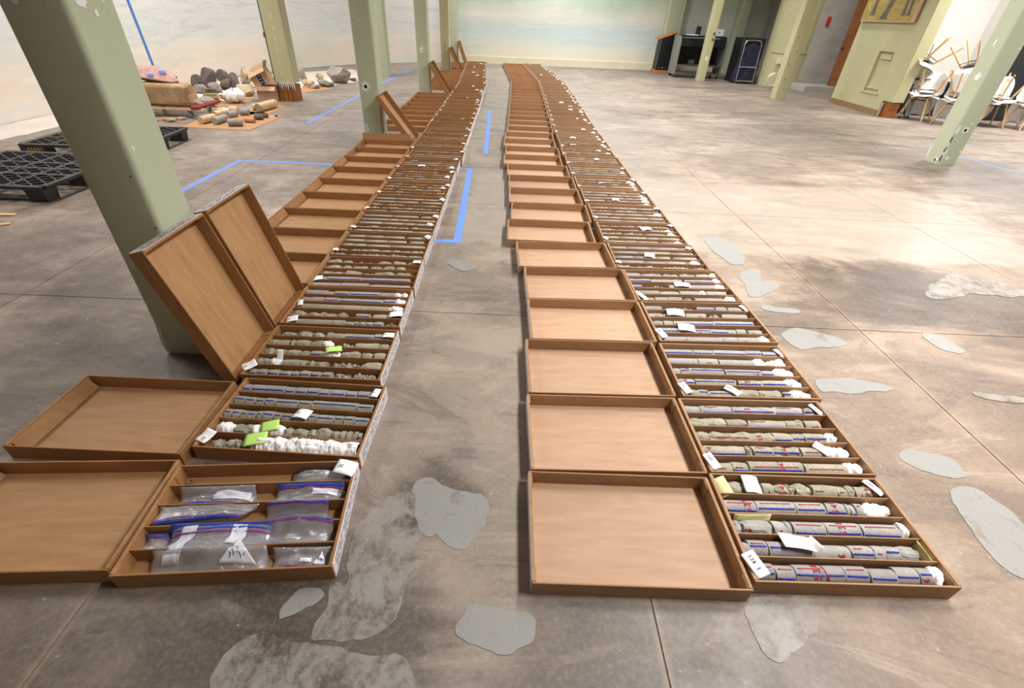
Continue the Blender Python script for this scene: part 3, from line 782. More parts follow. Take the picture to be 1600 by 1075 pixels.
for kk in ('RL', 'LL'):
    s = kk[0]; n = 0; last = None
    for i, y in enumerate(YS[kk]):
        x = interp(TAB[kk], y); n += 1
        sl = (interp(TAB[kk], y+.3)-interp(TAB[kk], y-.3))/.6
        yaw = math.radians(YAW[kk][i]) if i < 5 else -sl*.3+rg.uniform(-.003, .003)
        if i >= 7: x += rg.uniform(-.012, .004)
        if kk == 'RL' and n in (12, 14, 15): x -= .03
        x *= FL_; y *= FL_
        lean = None
        if kk == 'LL':
            for (x0, x1, y0, y1) in COLS:
                if x0 > 0: continue
                if y+LW/2+.01 > y0 and y-LW/2-.01 < y1: lean = x1
            if n == 4: lean = -1.45
            if lean is not None and n > 4:
                if lean == last: n -= 1; last = None; continue
                last = lean
        if lean is None:
            t = thing('box_lid', f'{ORD[n]} empty brown cardboard lid lying open in the {SIDE[s]} row', 'box lid', (x, y, 0), (0, 0, yaw), f'flat cardboard lids of the {SIDE[s]} row')
            fill(t, LB[s], False)
            if s == 'L' and n < 12: link('tuck_flap', TUCK, t, (-LL/2+2*T+.001, 0, LH-.004), (0, -.62, 0))
            if kk == 'LL' and n == 13:
                m = MB(); m.box(-LL/2+.004, LL/2-.05, 0, .004, 0, .075); m.obj('raised_flap', M_CARD_L, t, (0, LW/2-.003, LH-.002), (-.12, 0, 0))
                m = MB(); m.box(LL/2-.046, LL/2-.004, -.001, .003, -.02, .07); m.obj('raised_flap', M_CARD, t, (0, LW/2-.003, LH-.004), (-.12, .1, .1))
        else:
            xb = interp(TAB['LC'], y)-CL/2-.074-(.01 if n < 5 else 0)
            top = lean+.004
            ca = (xb-top)/(LL-.004); ang = math.acos(max(.05, min(.97, ca)))
            R_ = Matrix.Rotation(ang, 4, 'Y')
            off = R_ @ Vector((-LL/2, 0, 0))
            zoff = 0.0
            t = thing('box_lid', f'{ORD[n]} cardboard lid of the left row, tilted up against a green column', 'box lid', (xb+off.x, y, off.z+zoff), (0, ang, 0), 'cardboard lids leaning on columns')
            fill(t, LB[s], False, PR_L)
        BOXES[kk, n] = t

# ------------------------------------------------------------------ drill cores
def rfun(r, amp, seed, L):
    def f(th, x):
        v = r
        if amp > 0:
            v += amp*noise.noise(Vector((x*26+seed*13.7, math.cos(th)*1.1+seed, math.sin(th)*1.1)))
            v += amp*.45*noise.noise(Vector((x*80+seed*7.1, math.cos(th)*3+seed, math.sin(th)*3)))
            e = min(x, L-x)
            if e < .012: v -= amp*(1-e/.012)*(.6+.6*noise.noise(Vector((th*1.5, seed, x*3))))
        return v
    return f
def core_piece(L, r, amp, seed, tl, tr, mat, n=18):
    f = rfun(r, amp, seed, L); m = MB()
    K = max(2, int(L/.016)) if amp > .0008 else max(2, int(L/.05))
    ph0, ph1 = seed*2.1, seed*3.3
    vs = []
    for k in range(K+1):
        u = k/K
        for i in range(n):
            th = 2*PI*i/n
            x = u*L
            x += (1-u)*tl*r*math.cos(th-ph0)+u*tr*r*math.cos(th-ph1)
            R_ = f(th, u*L)
            vs.append((x, -math.sin(th)*R_, r+math.cos(th)*R_))
    for i in range(len(vs)):
        if vs[i][2] < .0005: vs[i] = (vs[i][0], vs[i][1], .0005)
    m.add(vs, [(k*n+i, (k+1)*n+i, (k+1)*n+(i+1) % n, k*n+(i+1) % n) for k in range(K) for i in range(n)], 0, amp < .006)
    m.add(vs, [tuple(range(n)), tuple(range(len(vs)-1, len(vs)-n-1, -1))])
    return m.mesh('drill_core', mat), f
def on_core(f, r, L, th, x, e):
    R_ = f(th, min(max(x, 0), L))+e
    return Vector((x, -math.sin(th)*R_, r+math.cos(th)*R_))
def stroke(m, f, r, L, pts, w_, e=.0009):
    # pts: (x, theta) polyline drawn as a raised ribbon on the core
    Q = []
    for a, b in zip(pts[:-1], pts[1:]):
        n = max(1, int(math.hypot(b[0]-a[0], (b[1]-a[1])*r)/.012))
        for k in range(n): Q.append((a[0]+(b[0]-a[0])*k/n, a[1]+(b[1]-a[1])*k/n))
    Q.append(pts[-1])
    grid = []
    for k, (x, th) in enumerate(Q):
        p, q = Q[max(k-1, 0)], Q[min(k+1, len(Q)-1)]
        dx, ds = q[0]-p[0], (q[1]-p[1])*r
        l_ = math.hypot(dx, ds) or 1
        nx, ns = -ds/l_*w_/2, dx/l_*w_/2
        grid.append([on_core(f, r, L, th-ns/r, x-nx, e), on_core(f, r, L, th+ns/r, x+nx, e)])
    m.sheet(grid, .0008)
DIG = {'0': [[(.1, .1), (.5, 0), (.6, .5), (.5, 1), (.1, .95), (0, .5), (.1, .1)]], '1': [[(.3, 0), (.3, 1)]], '2': [[(0, .8), (.3, 1), (.6, .8), (.5, .5), (0, 0), (.6, 0)]],
       '3': [[(0, .9), (.4, 1), (.55, .75), (.2, .52), (.6, .3), (.35, 0), (0, .1)]], '4': [[(.5, 0), (.5, 1), (0, .35), (.65, .35)]],
       '5': [[(.6, 1), (.1, 1), (.05, .55), (.45, .6), (.6, .3), (.4, 0), (0, .08)]], '6': [[(.5, 1), (.1, .6), (0, .2), (.3, 0), (.6, .2), (.4, .5), (.05, .3)]],
       '7': [[(0, 1), (.6, 1), (.2, 0)]], '8': [[(.3, .5), (.05, .75), (.3, 1), (.55, .75), (.3, .5), (0, .25), (.3, 0), (.6, .25), (.3, .5)]],
       '9': [[(.55, .6), (.2, .5), (.05, .8), (.3, 1), (.55, .8), (.5, 0)]], "'": [[(.2, 1), (.2, .75)]], '-': [[(0, .45), (.5, .45)]], 'S': [[(.6, .85), (.3, 1), (.05, .75), (.55, .3), (.3, 0), (0, .15)]]}
R_CORE = .0275
CHX0, CHX1 = -CL/2+2*T+.004, CL/2-2*T-.004
def chan_y(c): return -CW/2+T+(c-.5)*PITCHC
def in_box(t, x, y, z): return t.matrix_basis @ Vector((x, y, z))
PIECES = []
NCORE = [0]
def place_core(t, kk, n, c, idx, x0, x1, style, marks, mat, seed):
    L = max(.012, x1-x0-.0015)
    amp = {'c': .0005, 'm': .0026, 'r': .0085}[style]
    rg = random.Random(seed)
    r = R_CORE*(1 if style == 'c' else rg.uniform(.93, 1.0))
    tl, tr = (rg.uniform(-.06, .06), rg.uniform(-.06, .06)) if style == 'c' else (rg.uniform(-.25, .25), rg.uniform(-.25, .25))
    me, f = core_piece(L, r, amp, seed % 97+.37, tl, tr, mat)
    p = in_box(t, x0, chan_y(c)+rg.uniform(-.004, .004), .005)
    word = {'c': 'smooth', 'm': 'chipped', 'r': 'rough'}[style]
    lab = f'{ORD[idx] if idx > 1 else "first"} {word} core piece from left, {PCH[c-1]} channel, {ORD[n]} {SIDE[kk[0]]} core box'
    o = thing_mesh('drill_core', me, lab, 'rock core', p, (0, 0, t.rotation_euler.z), 'drill core pieces in the near boxes')
    NCORE[0] += 1
    ex = L*.02
    for mk in marks:
        if mk[0] == 'blue':
            m = MB(); th = mk[1]; stroke(m, f, r, L, [(ex+.002, th), (L-ex-.002, th+rg.uniform(-.05, .05))], .0052, .0011 if style == 'c' else .0016); m.obj('blue_line', M_BLUEL, o)
        elif mk[0] == 'red':
            m = MB(); th = mk[1]; a, b = ex+.004+L*.05, L-ex-.004-L*.05
            if style != 'c': b = a+(b-a)*rg.uniform(.4, .9)
            stroke(m, f, r, L, [(a, th), (b, th+rg.uniform(-.05, .05))], .0030, .0010 if style == 'c' else .0016); m.obj('red_line', M_REDL, o)
        elif mk[0] == 'text':
            m = MB(); s = mk[1]; xc = min(max(mk[2]*L, .014), L-.010); h_ = .020; th = mk[3] if len(mk) > 3 else .95
            for ch in s:
                for ln in DIG[ch]:
                    stroke(m, f, r, L, [(xc+h_/2-v*h_, th-u*.017/r) for u, v in ln], .0030, .0013 if style == 'c' else .002)
                th -= .021/r*(.85 if ch != "'" else .4)
            m.obj('red_number', M_REDL, o)
        elif mk[0] == 'ring':
            m = MB(); stroke(m, f, r, L, [(mk[1]*L, -.7), (mk[1]*L+.004, .2), (mk[1]*L+.012, 1.2)], .0035, .0011); m.obj('red_ring', M_REDL, o)
    return o
def thing_mesh(name, me, label, cat, loc, rot=(0, 0, 0), group=None, kind=None):
    return tag(link(name, me, None, loc, rot), label, cat, group, kind)

def rubble(t, kk, n, c, x0, x1, seed, mat, big=False):
    rg = random.Random(seed); m = MB()
    y0 = chan_y(c); N = int((x1-x0)/.012)*6
    for k in range(N):
        x = rg.uniform(x0+.01, x1-.01); y = y0+rg.gauss(0, .013); y = max(y0-.024, min(y0+.024, y))
        env = math.sin(PI*min(1, max(0, (x-x0)/(x1-x0))))**.5
        z = .011+rg.random()*.042*env*(1-abs(y-y0)/.05)
        rr = rg.uniform(.006, .014)*(1.35 if big else 1)
        lump(m, (x, y, z), rr, rg)
    tag(m.obj('rock_rubble', mat, None, t.location, (0, 0, t.rotation_euler.z)), f'heap of crushed grey core rubble, {PCH[c-1]} channel, {ORD[n]} {SIDE[kk[0]]} core box {"near " + ("left" if x0 < -.1 else "right" if x0 > .1 else "middle")}', 'rubble', None, 'stuff')
OCT = [(1, 0, 0), (-1, 0, 0), (0, 1, 0), (0, -1, 0), (0, 0, 1), (0, 0, -1)]
OCF = [(0, 2, 4), (2, 1, 4), (1, 3, 4), (3, 0, 4), (2, 0, 5), (1, 2, 5), (3, 1, 5), (0, 3, 5)]
def lump(m, c, r, rg):
    R_ = Matrix.Rotation(rg.random()*6.28, 3, 'Z') @ Matrix.Rotation(rg.random()*6.28, 3, 'X')
    vs = [R_ @ Vector(v)*r*rg.uniform(.7, 1.25) for v in OCT]
    # one split level for a chunkier outline
    E = {}; V = list(vs); F = []
    def mid(a, b):
        k = (min(a, b), max(a, b))
        if k not in E:
            E[k] = len(V); V.append((V[a]+V[b])*.5*rg.uniform(1.05, 1.35))
        return E[k]
    for a, b, c_ in OCF:
        ab, bc, ca = mid(a, b), mid(b, c_), mid(c_, a)
        F += [(a, ab, ca), (ab, b, bc), (ca, bc, c_), (ab, bc, ca)]
    m.add([v+Vector(c) for v in V], F)

# white bunched plastic / cloth plugs
def plug_mesh(lx, ly, lz, seed, nu=24, nv=18):
    m = MB(); vs = []
    for i in range(nu+1):
        u = i/nu
        prof = (math.sin(PI*min(.985, max(.015, u))))**.38
        for j in range(nv):
            th = 2*PI*j/nv
            f = 1+.30*noise.noise(Vector((u*lx*34, math.cos(th)*1.1+seed, math.sin(th)*1.1)))+.22*(1-abs(2*noise.noise(Vector((u*lx*52+seed*3, math.cos(th)*1.6, math.sin(th)*1.6+seed)))))+.16*(1-abs(2*noise.noise(Vector((u*lx*120+seed, math.cos(th)*3.4, math.sin(th)*3.4+seed*2)))))-.32+.05
            x = (u-.5)*lx+.10*lx*noise.noise(Vector((th, u*3, seed*5)))*0+.006*noise.noise(Vector((th*1.3, seed, u*6)))
            vs.append((x, math.sin(th)*ly/2*prof*f, max(.0005, lz/2+math.cos(th)*lz/2*prof*f)))
    m.add(vs, [(i*nv+j, i*nv+(j+1) % nv, (i+1)*nv+(j+1) % nv, (i+1)*nv+j) for i in range(nu) for j in range(nv)], 0, True)
    m.add(vs, [tuple(range(nv-1, -1, -1)), tuple(range(nu*nv, nu*nv+nv))])
    return m.mesh('cloth_plug', M_CLOTH)
def plug(t, kk, n, c, x0, x1, seed, where, lz=.062):
    x1 = min(x1, CHX1); me = plug_mesh(x1-x0, .058, lz, seed)
    return thing_mesh('cloth_plug', me, f'crumpled white plastic plug at {where} of {PCH[c-1]} channel, {ORD[n]} {SIDE[kk[0]]} core box', 'plastic bag', in_box(t, (x0+x1)/2, chan_y(c), .005), (0, 0, t.rotation_euler.z), 'white plugs in the core channels')

def card_mesh(wx, wy, bend, mat=M_WHITE, seed=0, fold=0.):
    m = MB(); grid = []
    for i in range(7):
        u = i/6-.5; row = []
        for j in range(5):
            v = j/4-.5
            z = bend*math.cos(u*PI)*1.0+fold*abs(v)+.0015*noise.noise(Vector((u*3+seed, v*3, 1)))
            row.append((u*wx, v*wy, z))
        grid.append(row)
    m.sheet(grid, .0009)
    return m.mesh('paper_tag', mat)
def scribble(o, wx, wy, txt, z, seed, sc=.011, mat=None):
    m = MB(); x = -wx*.36; rg = random.Random(seed)
    for ch in txt:
        if ch == ' ': x += sc*.5; continue
        for ln in DIG[ch]:
            for a, b in zip(ln[:-1], ln[1:]):
                p = Vector((x+a[0]*sc, (a[1]-.5)*sc)); q = Vector((x+b[0]*sc, (b[1]-.5)*sc)); d = (q-p).normalized(); nn = Vector((-d.y, d.x))*.0007
                z1 = z(p.x) if callable(z) else z; z2 = z(q.x) if callable(z) else z
                m.add([(*(p-nn), z1), (*(q-nn), z2), (*(q+nn), z2), (*(p+nn), z1), (*(p-nn), z1-.0004), (*(q-nn), z2-.0004), (*(q+nn), z2-.0004), (*(p+nn), z1-.0004)], [(0, 1, 2, 3), (7, 6, 5, 4), (0, 4, 5, 1), (1, 5, 6, 2), (2, 6, 7, 3), (3, 7, 4, 0)])
        x += sc*.8
    m.obj('handwriting', mat or M_INK, o)
def card(t, x, y, z, wx, wy, bend, rot, label, txt=None, mat=M_WHITE, seed=0, sc=.011, name='paper_tag', cat='paper tag', fold=0.):
    me = card_mesh(wx, wy, bend, mat, seed, fold)
    o = thing_mesh(name, me, label, cat, in_box(t, x, y, z), (rot[0], rot[1], rot[2]+t.rotation_euler.z), 'paper tags and notes in the boxes')
    if txt: scribble(o, wx, wy, txt, (lambda px: bend*math.cos(px/wx*PI)+.0022), seed, sc)
    return o

# ------------------------------------------------------------------ contents of the near boxes, channel by channel
SPAN = CHX1-CHX0
def X(u): return CHX0+u*SPAN
SEED = [100]
TH_B, TH_R = .45, -.12
def run(kk, n, c, items, mat):
    t = BOXES[kk, n]; idx = 0
    for it in items:
        SEED[0] += 1
        typ, u0, u1 = it[0], it[1], it[2]
        ex = it[3:] if len(it) > 3 else ()
        if typ in 'cmr':
            idx += 1
            mk = []; mt = mat
            for e in ex:
                if e == 'b': mk.append(('blue', TH_B+.1))
                elif e == 'B': mk.append(('blue', TH_B-.25))
                elif e == 'L': mk.append(('blue', TH_B+.4))
                elif e == 'R': mk.append(('red', TH_R))
                elif e == 'Q': mk.append(('red', TH_B))
                elif e == 'o': mk.append(('ring', .97))
                elif e == 'v': mt = M_COREV
                elif e == 'O': mt = M_COREO
                else:
                    s_, uu = e.split('@'); mk.append(('text', s_, float(uu)))
            place_core(t, kk, n, c, idx, X(u0), X(u1), typ, mk, mt, SEED[0])
        elif typ == 'u': rubble(t, kk, n, c, X(u0), X(u1), SEED[0], mat)
        elif typ == 'U': rubble(t, kk, n, c, X(u0), X(u1), SEED[0], mat, True)
        elif typ == 'p': plug(t, kk, n, c, X(u0), X(u1), SEED[0], ('left end' if u0 < .3 else 'right end' if u1 > .8 else 'middle'))
# nearest right box
run('RC', 1, 1, [('c', .0, .115, 'b', 'R'), ('c', .117, .215, 'L', 'R'), ('c', .217, .375, 'b', 'R', '538@.72', 'o'), ('c', .378, .475, 'b'), ('c', .477, .60, 'b', 'R'), ('c', .602, .74, 'b'), ('c', .742, .862, 'b'), ('c', .866, .945, 'B', '6@.1'), ('p', .915, 1.0)], M_COREV)
run('RC', 1, 2, [('m', .0, .03, 'v'), ('c', .035, .135, 'B', 'R', 'v'), ('c', .14, .385, 'B', 'v'), ('m', .39, .585, '6@.7'), ('m', .59, .71, 'b', 'R'), ('m', .713, .765, 'Q'), ('m', .768, .845, 'B'), ('r', .85, .955)], M_CORE)
run('RC', 1, 3, [('r', 0, .05), ('r', .052, .225, '3@.12'), ('m', .23, .30, '-@.5'), ('m', .305, .335), ('c', .337, .52, 'L', 'R'), ('c', .523, .72, 'L', 'R', '538@.45'), ('c', .724, .94, 'L', 'R'), ('p', .92, 1.0)], M_CORE)
run('RC', 1, 4, [('c', 0, .185, 'L', 'R', '539@.72'), ('c', .188, .415, 'b', 'R'), ('c', .42, .59, 'b', 'R'), ('m', .60, .72, 'L', '540@.4'), ('m', .722, .745), ('m', .747, .775, 'L'), ('m', .777, .83, 'R'), ('p', .80, .985)], M_CORE)
run('RC', 1, 5, [('r', .07, .19), ('r', .192, .28), ('m', .285, .35, '-@.5'), ('r', .352, .435, '542@.6'), ('u', .43, .50), ('r', .485, .575), ('m', .58, .735, 'Q'), ('m', .738, .795, 'Q'), ('r', .797, .85), ('m', .852, .90, '-@.4'), ('r', .902, .955, '43@.5'), ('u', .94, 1.0)], M_COREO)
# second right box
run('RC', 2, 1, [('m', .02, .14, 'Q'), ('m', .145, .25, 'Q', 'L'), ('c', .252, .60, 'Q', 'L', '543@.6'), ('c', .605, .88, 'Q'), ('p', .86, .99)], M_COREO)
run('RC', 2, 2, [('m', 0, .29, 'L', '54@.14'), ('r', .295, .335), ('m', .338, .465, 'b', 'R'), ('r', .47, .66, 'b', '441@.4'), ('m', .663, .82, 'Q'), ('p', .80, .985)], M_COREO)
run('RC', 2, 3, [('r', 0, .10), ('r', .102, .53, 'Q', '48@.78'), ('m', .533, .66, 'L'), ('m', .663, .75, 'b'), ('m', .753, .90, 'b', '5@.5'), ('p', .88, .97)], M_COREO)
run('RC', 2, 4, [('r', .01, .26), ('m', .262, .41, 'L', '5@.85'), ('m', .412, .68, 'L', 'R'), ('m', .683, .76), ('r', .763, .82), ('m', .822, .93, '5@.6')], M_COREO)
run('RC', 2, 5, [('m', 0, .125, 'L'), ('m', .128, .35, 'L', 'R'), ('m', .353, .66, 'b', '53@.35'), ('m', .663, .88, 'L', 'R'), ('r', .89, .955, 'b')], M_CORE)
# third right box
run('RC', 3, 1, [('m', .06, .12), ('m', .123, .20, 'B'), ('m', .203, .41, 'B'), ('r', .415, .58), ('r', .583, .76), ('m', .765, .86, 'B'), ('p', .79, .99)], M_COREO)
run('RC', 3, 2, [('m', .01, .13, 'b', '54@.4'), ('m', .135, .46, 'B'), ('m', .48, .66, 'b', '55@.4'), ('m', .665, .86, 'b'), ('p', .83, .985)], M_COREO)
run('RC', 3, 3, [('m', 0, .06), ('m', .065, .14, 'B'), ('m', .143, .42, 'B'), ('c', .425, .72, 'B', '5@.85'), ('m', .723, .82, 'b'), ('p', .80, .99)], M_CORE)
run('RC', 3, 4, [('c', 0, .25, 'L'), ('c', .253, .42, '5@.5'), ('c', .423, .72), ('p', .69, .83), ('p', .82, .99)], M_CORE)
run('RC', 3, 5, [('c', 0, .25, 'b', '5@.75'), ('c', .253, .42, 'b'), ('c', .423, .70, 'b', '5@.95'), ('c', .703, .84, 'b'), ('c', .843, .96, 'b')], M_CORE)
# fourth and fifth right boxes
run('RC', 4, 1, [('c', .03, .24, '5@.9'), ('c', .243, .56, 'R'), ('c', .563, .69, 'L'), ('c', .693, .90, '5@.3'), ('p', .87, .99)], M_CORE)
run('RC', 4, 2, [('c', 0, .22, 'b'), ('m', .36, .50, '5@.3', 'B'), ('m', .503, .67, 'b'), ('m', .673, .74), ('m', .745, .84), ('m', .843, .98, '5@.3')], M_CORE)
run('RC', 4, 3, [('r', 0, .11), ('m', .113, .20), ('c', .203, .58, 'b', '5@.5'), ('c', .583, .96, 'b')], M_CORE)
run('RC', 4, 4, [('r', 0, .14), ('r', .143, .24), ('m', .36, .56, '4@.7'), ('u', .56, .72), ('m', .722, .96)], M_CORE)
run('RC', 4, 5, [('c', 0, .17, 'L', 'v'), ('u', .18, .51), ('c', .515, .69, 'b', 'v'), ('m', .70, .82, 'v'), ('m', .825, .97, 'v')], M_CORE)
run('RC', 5, 1, [('m', .04, .10, 'v'), ('m', .103, .16, 'v'), ('c', .163, .29, 'v'), ('c', .293, .44, 'v'), ('u', .45, .56), ('c', .57, .86, 'v'), ('p', .87, 1.0)], M_COREV)
run('RC', 5, 2, [('c', .0, .25, 'v'), ('m', .255, .45), ('c', .46, .66), ('p', .65, .74), ('c', .745, .95)], M_CORE)
run('RC', 5, 3, [('c', 0, .10, 'b'), ('u', .11, .38), ('m', .39, .52), ('c', .523, .88), ('p', .86, 1.0)], M_CORE)
run('RC', 5, 4, [('m', 0, .24, 'b'), ('m', .243, .58), ('m', .60, .93, 'b'), ('p', .90, 1.0)], M_CORE)
run('RC', 5, 5, [('m', 0, .16), ('r', .17, .40), ('r', .403, .58), ('r', .60, .76), ('r', .763, .92), ('p', .92, 1.0)], M_CORE)
# second left box
bl = lambda sp, mark='b', ty='m': [(ty, a, b-.006, mark) for a, b in zip(sp[:-1], sp[1:])]
run('LC', 2, 5, bl([.0, .06, .31, .385, .47, .56, .64, .755, .84, .93], 'b', 'c'), M_CORE)
run('LC', 2, 4, bl([.0, .08, .155, .22, .295, .46, .55, .88, .99], 'B', 'c'), M_COREO)
run('LC', 2, 3, bl([.0, .055, .115, .165, .225, .265, .345, .40, .48, .58, .635, .76, .825, .90, 1.0], 'B', 'c'), M_COREO)
run('LC', 2, 2, [('p', .0, .145), ('r', .13, .25, 'O'), ('p', .24, .34), ('p', .36, .47), ('r', .465, .52, 'O'), ('r', .525, .625, 'O'), ('r', .63, .67), ('r', .675, .775), ('r', .78, .835), ('m', .84, .875), ('m', .88, .915), ('m', .92, .955, 'R'), ('m', .957, .99, 'b')], M_COREO)
run('LC', 2, 1, [('r', .06, .115), ('U', .11, .30), ('p', .30, .44)], M_COREO)
# third left box
run('LC', 3, 1, bl([.02, .075, .15, .24, .33, .395, .485, .56, .64], 'b', 'm')+[('u', .64, .78), ('U', .78, .98)], M_COREO)
run('LC', 3, 2, [('r', .0, .11), ('p', .10, .215), ('m', .215, .35), ('m', .353, .395), ('r', .40, .47), ('r', .475, .55), ('u', .55, .84), ('r', .845, .99)], M_COREO)
run('LC', 3, 3, [('r', .0, .09), ('m', .093, .18), ('r', .185, .30), ('r', .305, .38), ('m', .385, .48, 'b'), ('p', .46, .62), ('r', .62, .78), ('r', .80, .885), ('m', .89, .99)], M_COREO)
run('LC', 3, 4, [('r', .0, .06), ('m', .063, .16), ('r', .163, .21), ('m', .215, .32), ('r', .325, .45), ('p', .42, .52), ('u', .52, .70), ('m', .705, .90), ('r', .90, .99)], M_COREO)
run('LC', 3, 5, [('u', .0, .18), ('r', .185, .30), ('r', .305, .40), ('m', .42, .48), ('m', .483, .58), ('c', .583, .83, 'b'), ('c', .833, .93, 'b')], M_COREO)
# fourth and fifth left boxes
run('LC', 4, 1, [('c', .10, .42), ('c', .423, .52), ('m', .523, .60, 'b'), ('m', .603, .655, 'b'), ('m', .658, .71, 'b'), ('m', .713, .77, 'b'), ('m', .775, .86, 'b'), ('u', .86, 1.0)], M_COREO)
run('LC', 4, 2, [('r', .0, .12), ('r', .16, .25), ('r', .255, .31), ('r', .315, .42), ('r', .425, .50), ('m', .58, .72, 'b'), ('m', .74, .87), ('c', .875, .99, 'b')], M_COREO)
run('LC', 4, 3, [('c', .0, .28), ('c', .283, .60), ('c', .603, .87), ('p', .84, 1.0)], M_COREO)
run('LC', 4, 4, [('m', .0, .22, 'R'), ('c', .223, .35, 'b'), ('c', .353, .78, 'b'), ('c', .783, .90, 'b'), ('p', .88, 1.0)], M_CORE)
run('LC', 4, 5, [('c', .0, .20), ('m', .205, .27), ('c', .275, .42, 'b'), ('c', .425, .72, 'b'), ('c', .725, .86), ('p', .84, .92), ('p', .91, .99)], M_CORE)
run('LC', 5, 1, [('c', .0, .28), ('c', .285, .55), ('m', .57, .97)], M_CORE)
run('LC', 5, 2, [('m', .02, .10), ('c', .105, .45, 'b'), ('c', .453, .95, 'b')], M_CORE)
run('LC', 5, 3, [('r', .0, .13), ('r', .14, .22), ('r', .24, .42), ('u', .42, .54), ('r', .55, .76), ('r', .78, .94)], M_COREO)
run('LC', 5, 4, [('r', .02, .16), ('r', .18, .28), ('r', .30, .45), ('r', .48, .60), ('r', .62, .74), ('r', .76, .86)], M_COREO)
run('LC', 5, 5, [('r', .0, .14), ('r', .15, .26), ('u', .26, .52), ('r', .54, .68), ('r', .70, .84), ('r', .86, .97)], M_COREO)

# long white cloth over the front channel of the second left box
t = BOXES['LC', 2]
m = MB(); grid = []
for i in range(90):
    u = i/89; row = []
    for j in range(19):
        v = j/18
        x = X(.36+.635*u)+.004*noise.noise(Vector((u*20, v*4, 3)))
        y = chan_y(1)+(v-.5)*.068*(1+.15*noise.noise(Vector((u*14, 2, v))))
        z = .058+.014*math.sin(PI*v)+.014*noise.noise(Vector((u*13, v*2.2, 5)))+.010*(1-abs(2*noise.noise(Vector((u*24, v*4, 9)))))-.004+.007*(1-abs(2*noise.noise(Vector((u*55, v*9, 4)))))-.003-.03*(abs(v-.5)*2)**3*.5
        row.append((x, y, max(z, .03)))
    grid.append(row)
m.sheet(grid, .004, 0, True)
tag(m.obj('white_cloth', M_CLOTH, None, t.location, (0, 0, t.rotation_euler.z)), 'long rumpled white cloth filling front channel of second left core box', 'cloth')

# tags, notes and cards in the near boxes
b1 = BOXES['RC', 1]
card(b1, -.298, -.150, .0765, .078, .045, .0015, (.12, .12, -1.2), 'white tag reading 538 hung over left wall of nearest right core box', "538'3", sc=.012)
card(b1, X(.30), chan_y(2)+.012, .066, .10, .062, .004, (-.25, .05, -.12), 'white card tented over second channel of nearest right core box', None)
card(b1, X(.39), chan_y(2)+.006, .064, .05, .03, .002, (.8, .3, -.8), 'narrow folded white slip beside the tented card in nearest right box', None)
card(b1, X(.21), chan_y(5), .066, .058, .072, .006, (.06, .02, -.1), 'curved white card lying over back channel of nearest right core box', None)
card(b1, X(.965), chan_y(5)+.008, .062, .07, .028, .002, (0, .08, -1.05), 'white tag at right end of back channel, nearest right core box', '545')
card(b1, X(.03), chan_y(5)-.006, .050, .06, .07, .012, (.3, -.5, .2), 'pale yellow paper at left end of back channel, nearest right box', None, M_YELLOW)
card(b1, X(.135), chan_y(3)+.031, .048, .13, .034, .002, (1.35, 0, .02), 'yellow green slip behind the middle channel of nearest right core box', None, M_YELLOW)
card(b1, X(.992), chan_y(2), .035, .07, .05, .001, (1.45, 0, 1.57), 'pale yellow card at right end of second channel, nearest right box', None, M_YELLOW)
b2 = BOXES['RC', 2]
card(b2, -.300, -.155, .0755, .07, .036, .0015, (.1, .12, -1.25), 'white tag over left wall of second right core box', '543')
card(b2, X(.80), chan_y(2)+.006, .062, .065, .035, .003, (.2, .1, -.85), 'white slip by plug in second channel, second right core box', None)
card(b2, X(.972), chan_y(5), .060, .065, .024, .002, (0, .1, -1.15), 'white tag at right end of back channel, second right core box', '5-4')
b3 = BOXES['RC', 3]
card(b3, -.296, -.155, .0755, .066, .036, .0015, (.1, .12, -1.2), 'white tag over left wall of third right core box', '55')
card(b3, X(.38), chan_y(1)+.005, .064, .07, .036, .003, (.1, 0, -.85), 'white card across front channel of third right core box', '54', seed=2)
card(b3, X(.99), chan_y(5)-.01, .062, .07, .026, .002, (0, .1, -1.15), 'white tag at right end of back channel, third right core box', '5')
b4 = BOXES['RC', 4]
card(b4, -.296, -.14, .0755, .07, .036, .0015, (.1, .12, -1.2), 'white tag over left wall of fourth right core box', '56')
card(b4, X(.28), chan_y(2)+.006, .066, .09, .055, .006, (.15, 0, -.2), 'folded white card in second channel of fourth right core box', None)
card(b4, X(.26), chan_y(4), .068, .10, .06, .008, (.1, 0, -.15), 'folded white card in fourth channel of fourth right core box', None)
card(b4, X(.985), chan_y(5)-.005, .062, .065, .028, .002, (0, .1, -1.15), 'white tag at right end of back channel, fourth right core box', '5')
b5 = BOXES['RC', 5]
card(b5, X(.03), chan_y(1)+.02, .063, .10, .03, .003, (0, .1, -1.0), 'white tag at left end of front channel, fifth right core box', '6')
card(b5, X(.53), chan_y(3), .066, .10, .045, .006, (.1, 0, -.1), 'white card across middle channel of fifth right core box', None)
l2 = BOXES['LC', 2]
card(l2, -.290, -.15, .076, .06, .05, -.004, (0, -.1, 1.2), 'white tag at left end of front channel, second left core box', '25')
card(l2, X(.53), chan_y(3)+.004, .063, .065, .062, .006, (-.2, 0, -.1), 'white paper band over middle channel of second left core box', '23', sc=.009)
card(l2, X(.965), chan_y(5), .063, .032, .062, .003, (-.15, 0, -.05), 'narrow white tag at right end of back channel, second left box', '11', sc=.009)
card(l2, X(.34), chan_y(1)+.005, .074, .085, .055, .003, (.1, -.1, .2), 'lime green note on white cloth, front channel of second left box', None, M_LIME, name='sticky_note', cat='note')
card(l2, X(.375), chan_y(2)+.0, .071, .07, .045, .003, (.2, -.1, .3), 'lime green note on plug, second channel of second left core box', None, M_LIME, name='sticky_note', cat='note')
l3 = BOXES['LC', 3]
card(l3, -.300, -.14, .077, .062, .055, -.003, (0, -.1, .7), 'two-layer white tag at left end of third left core box', '2S', sc=.009)
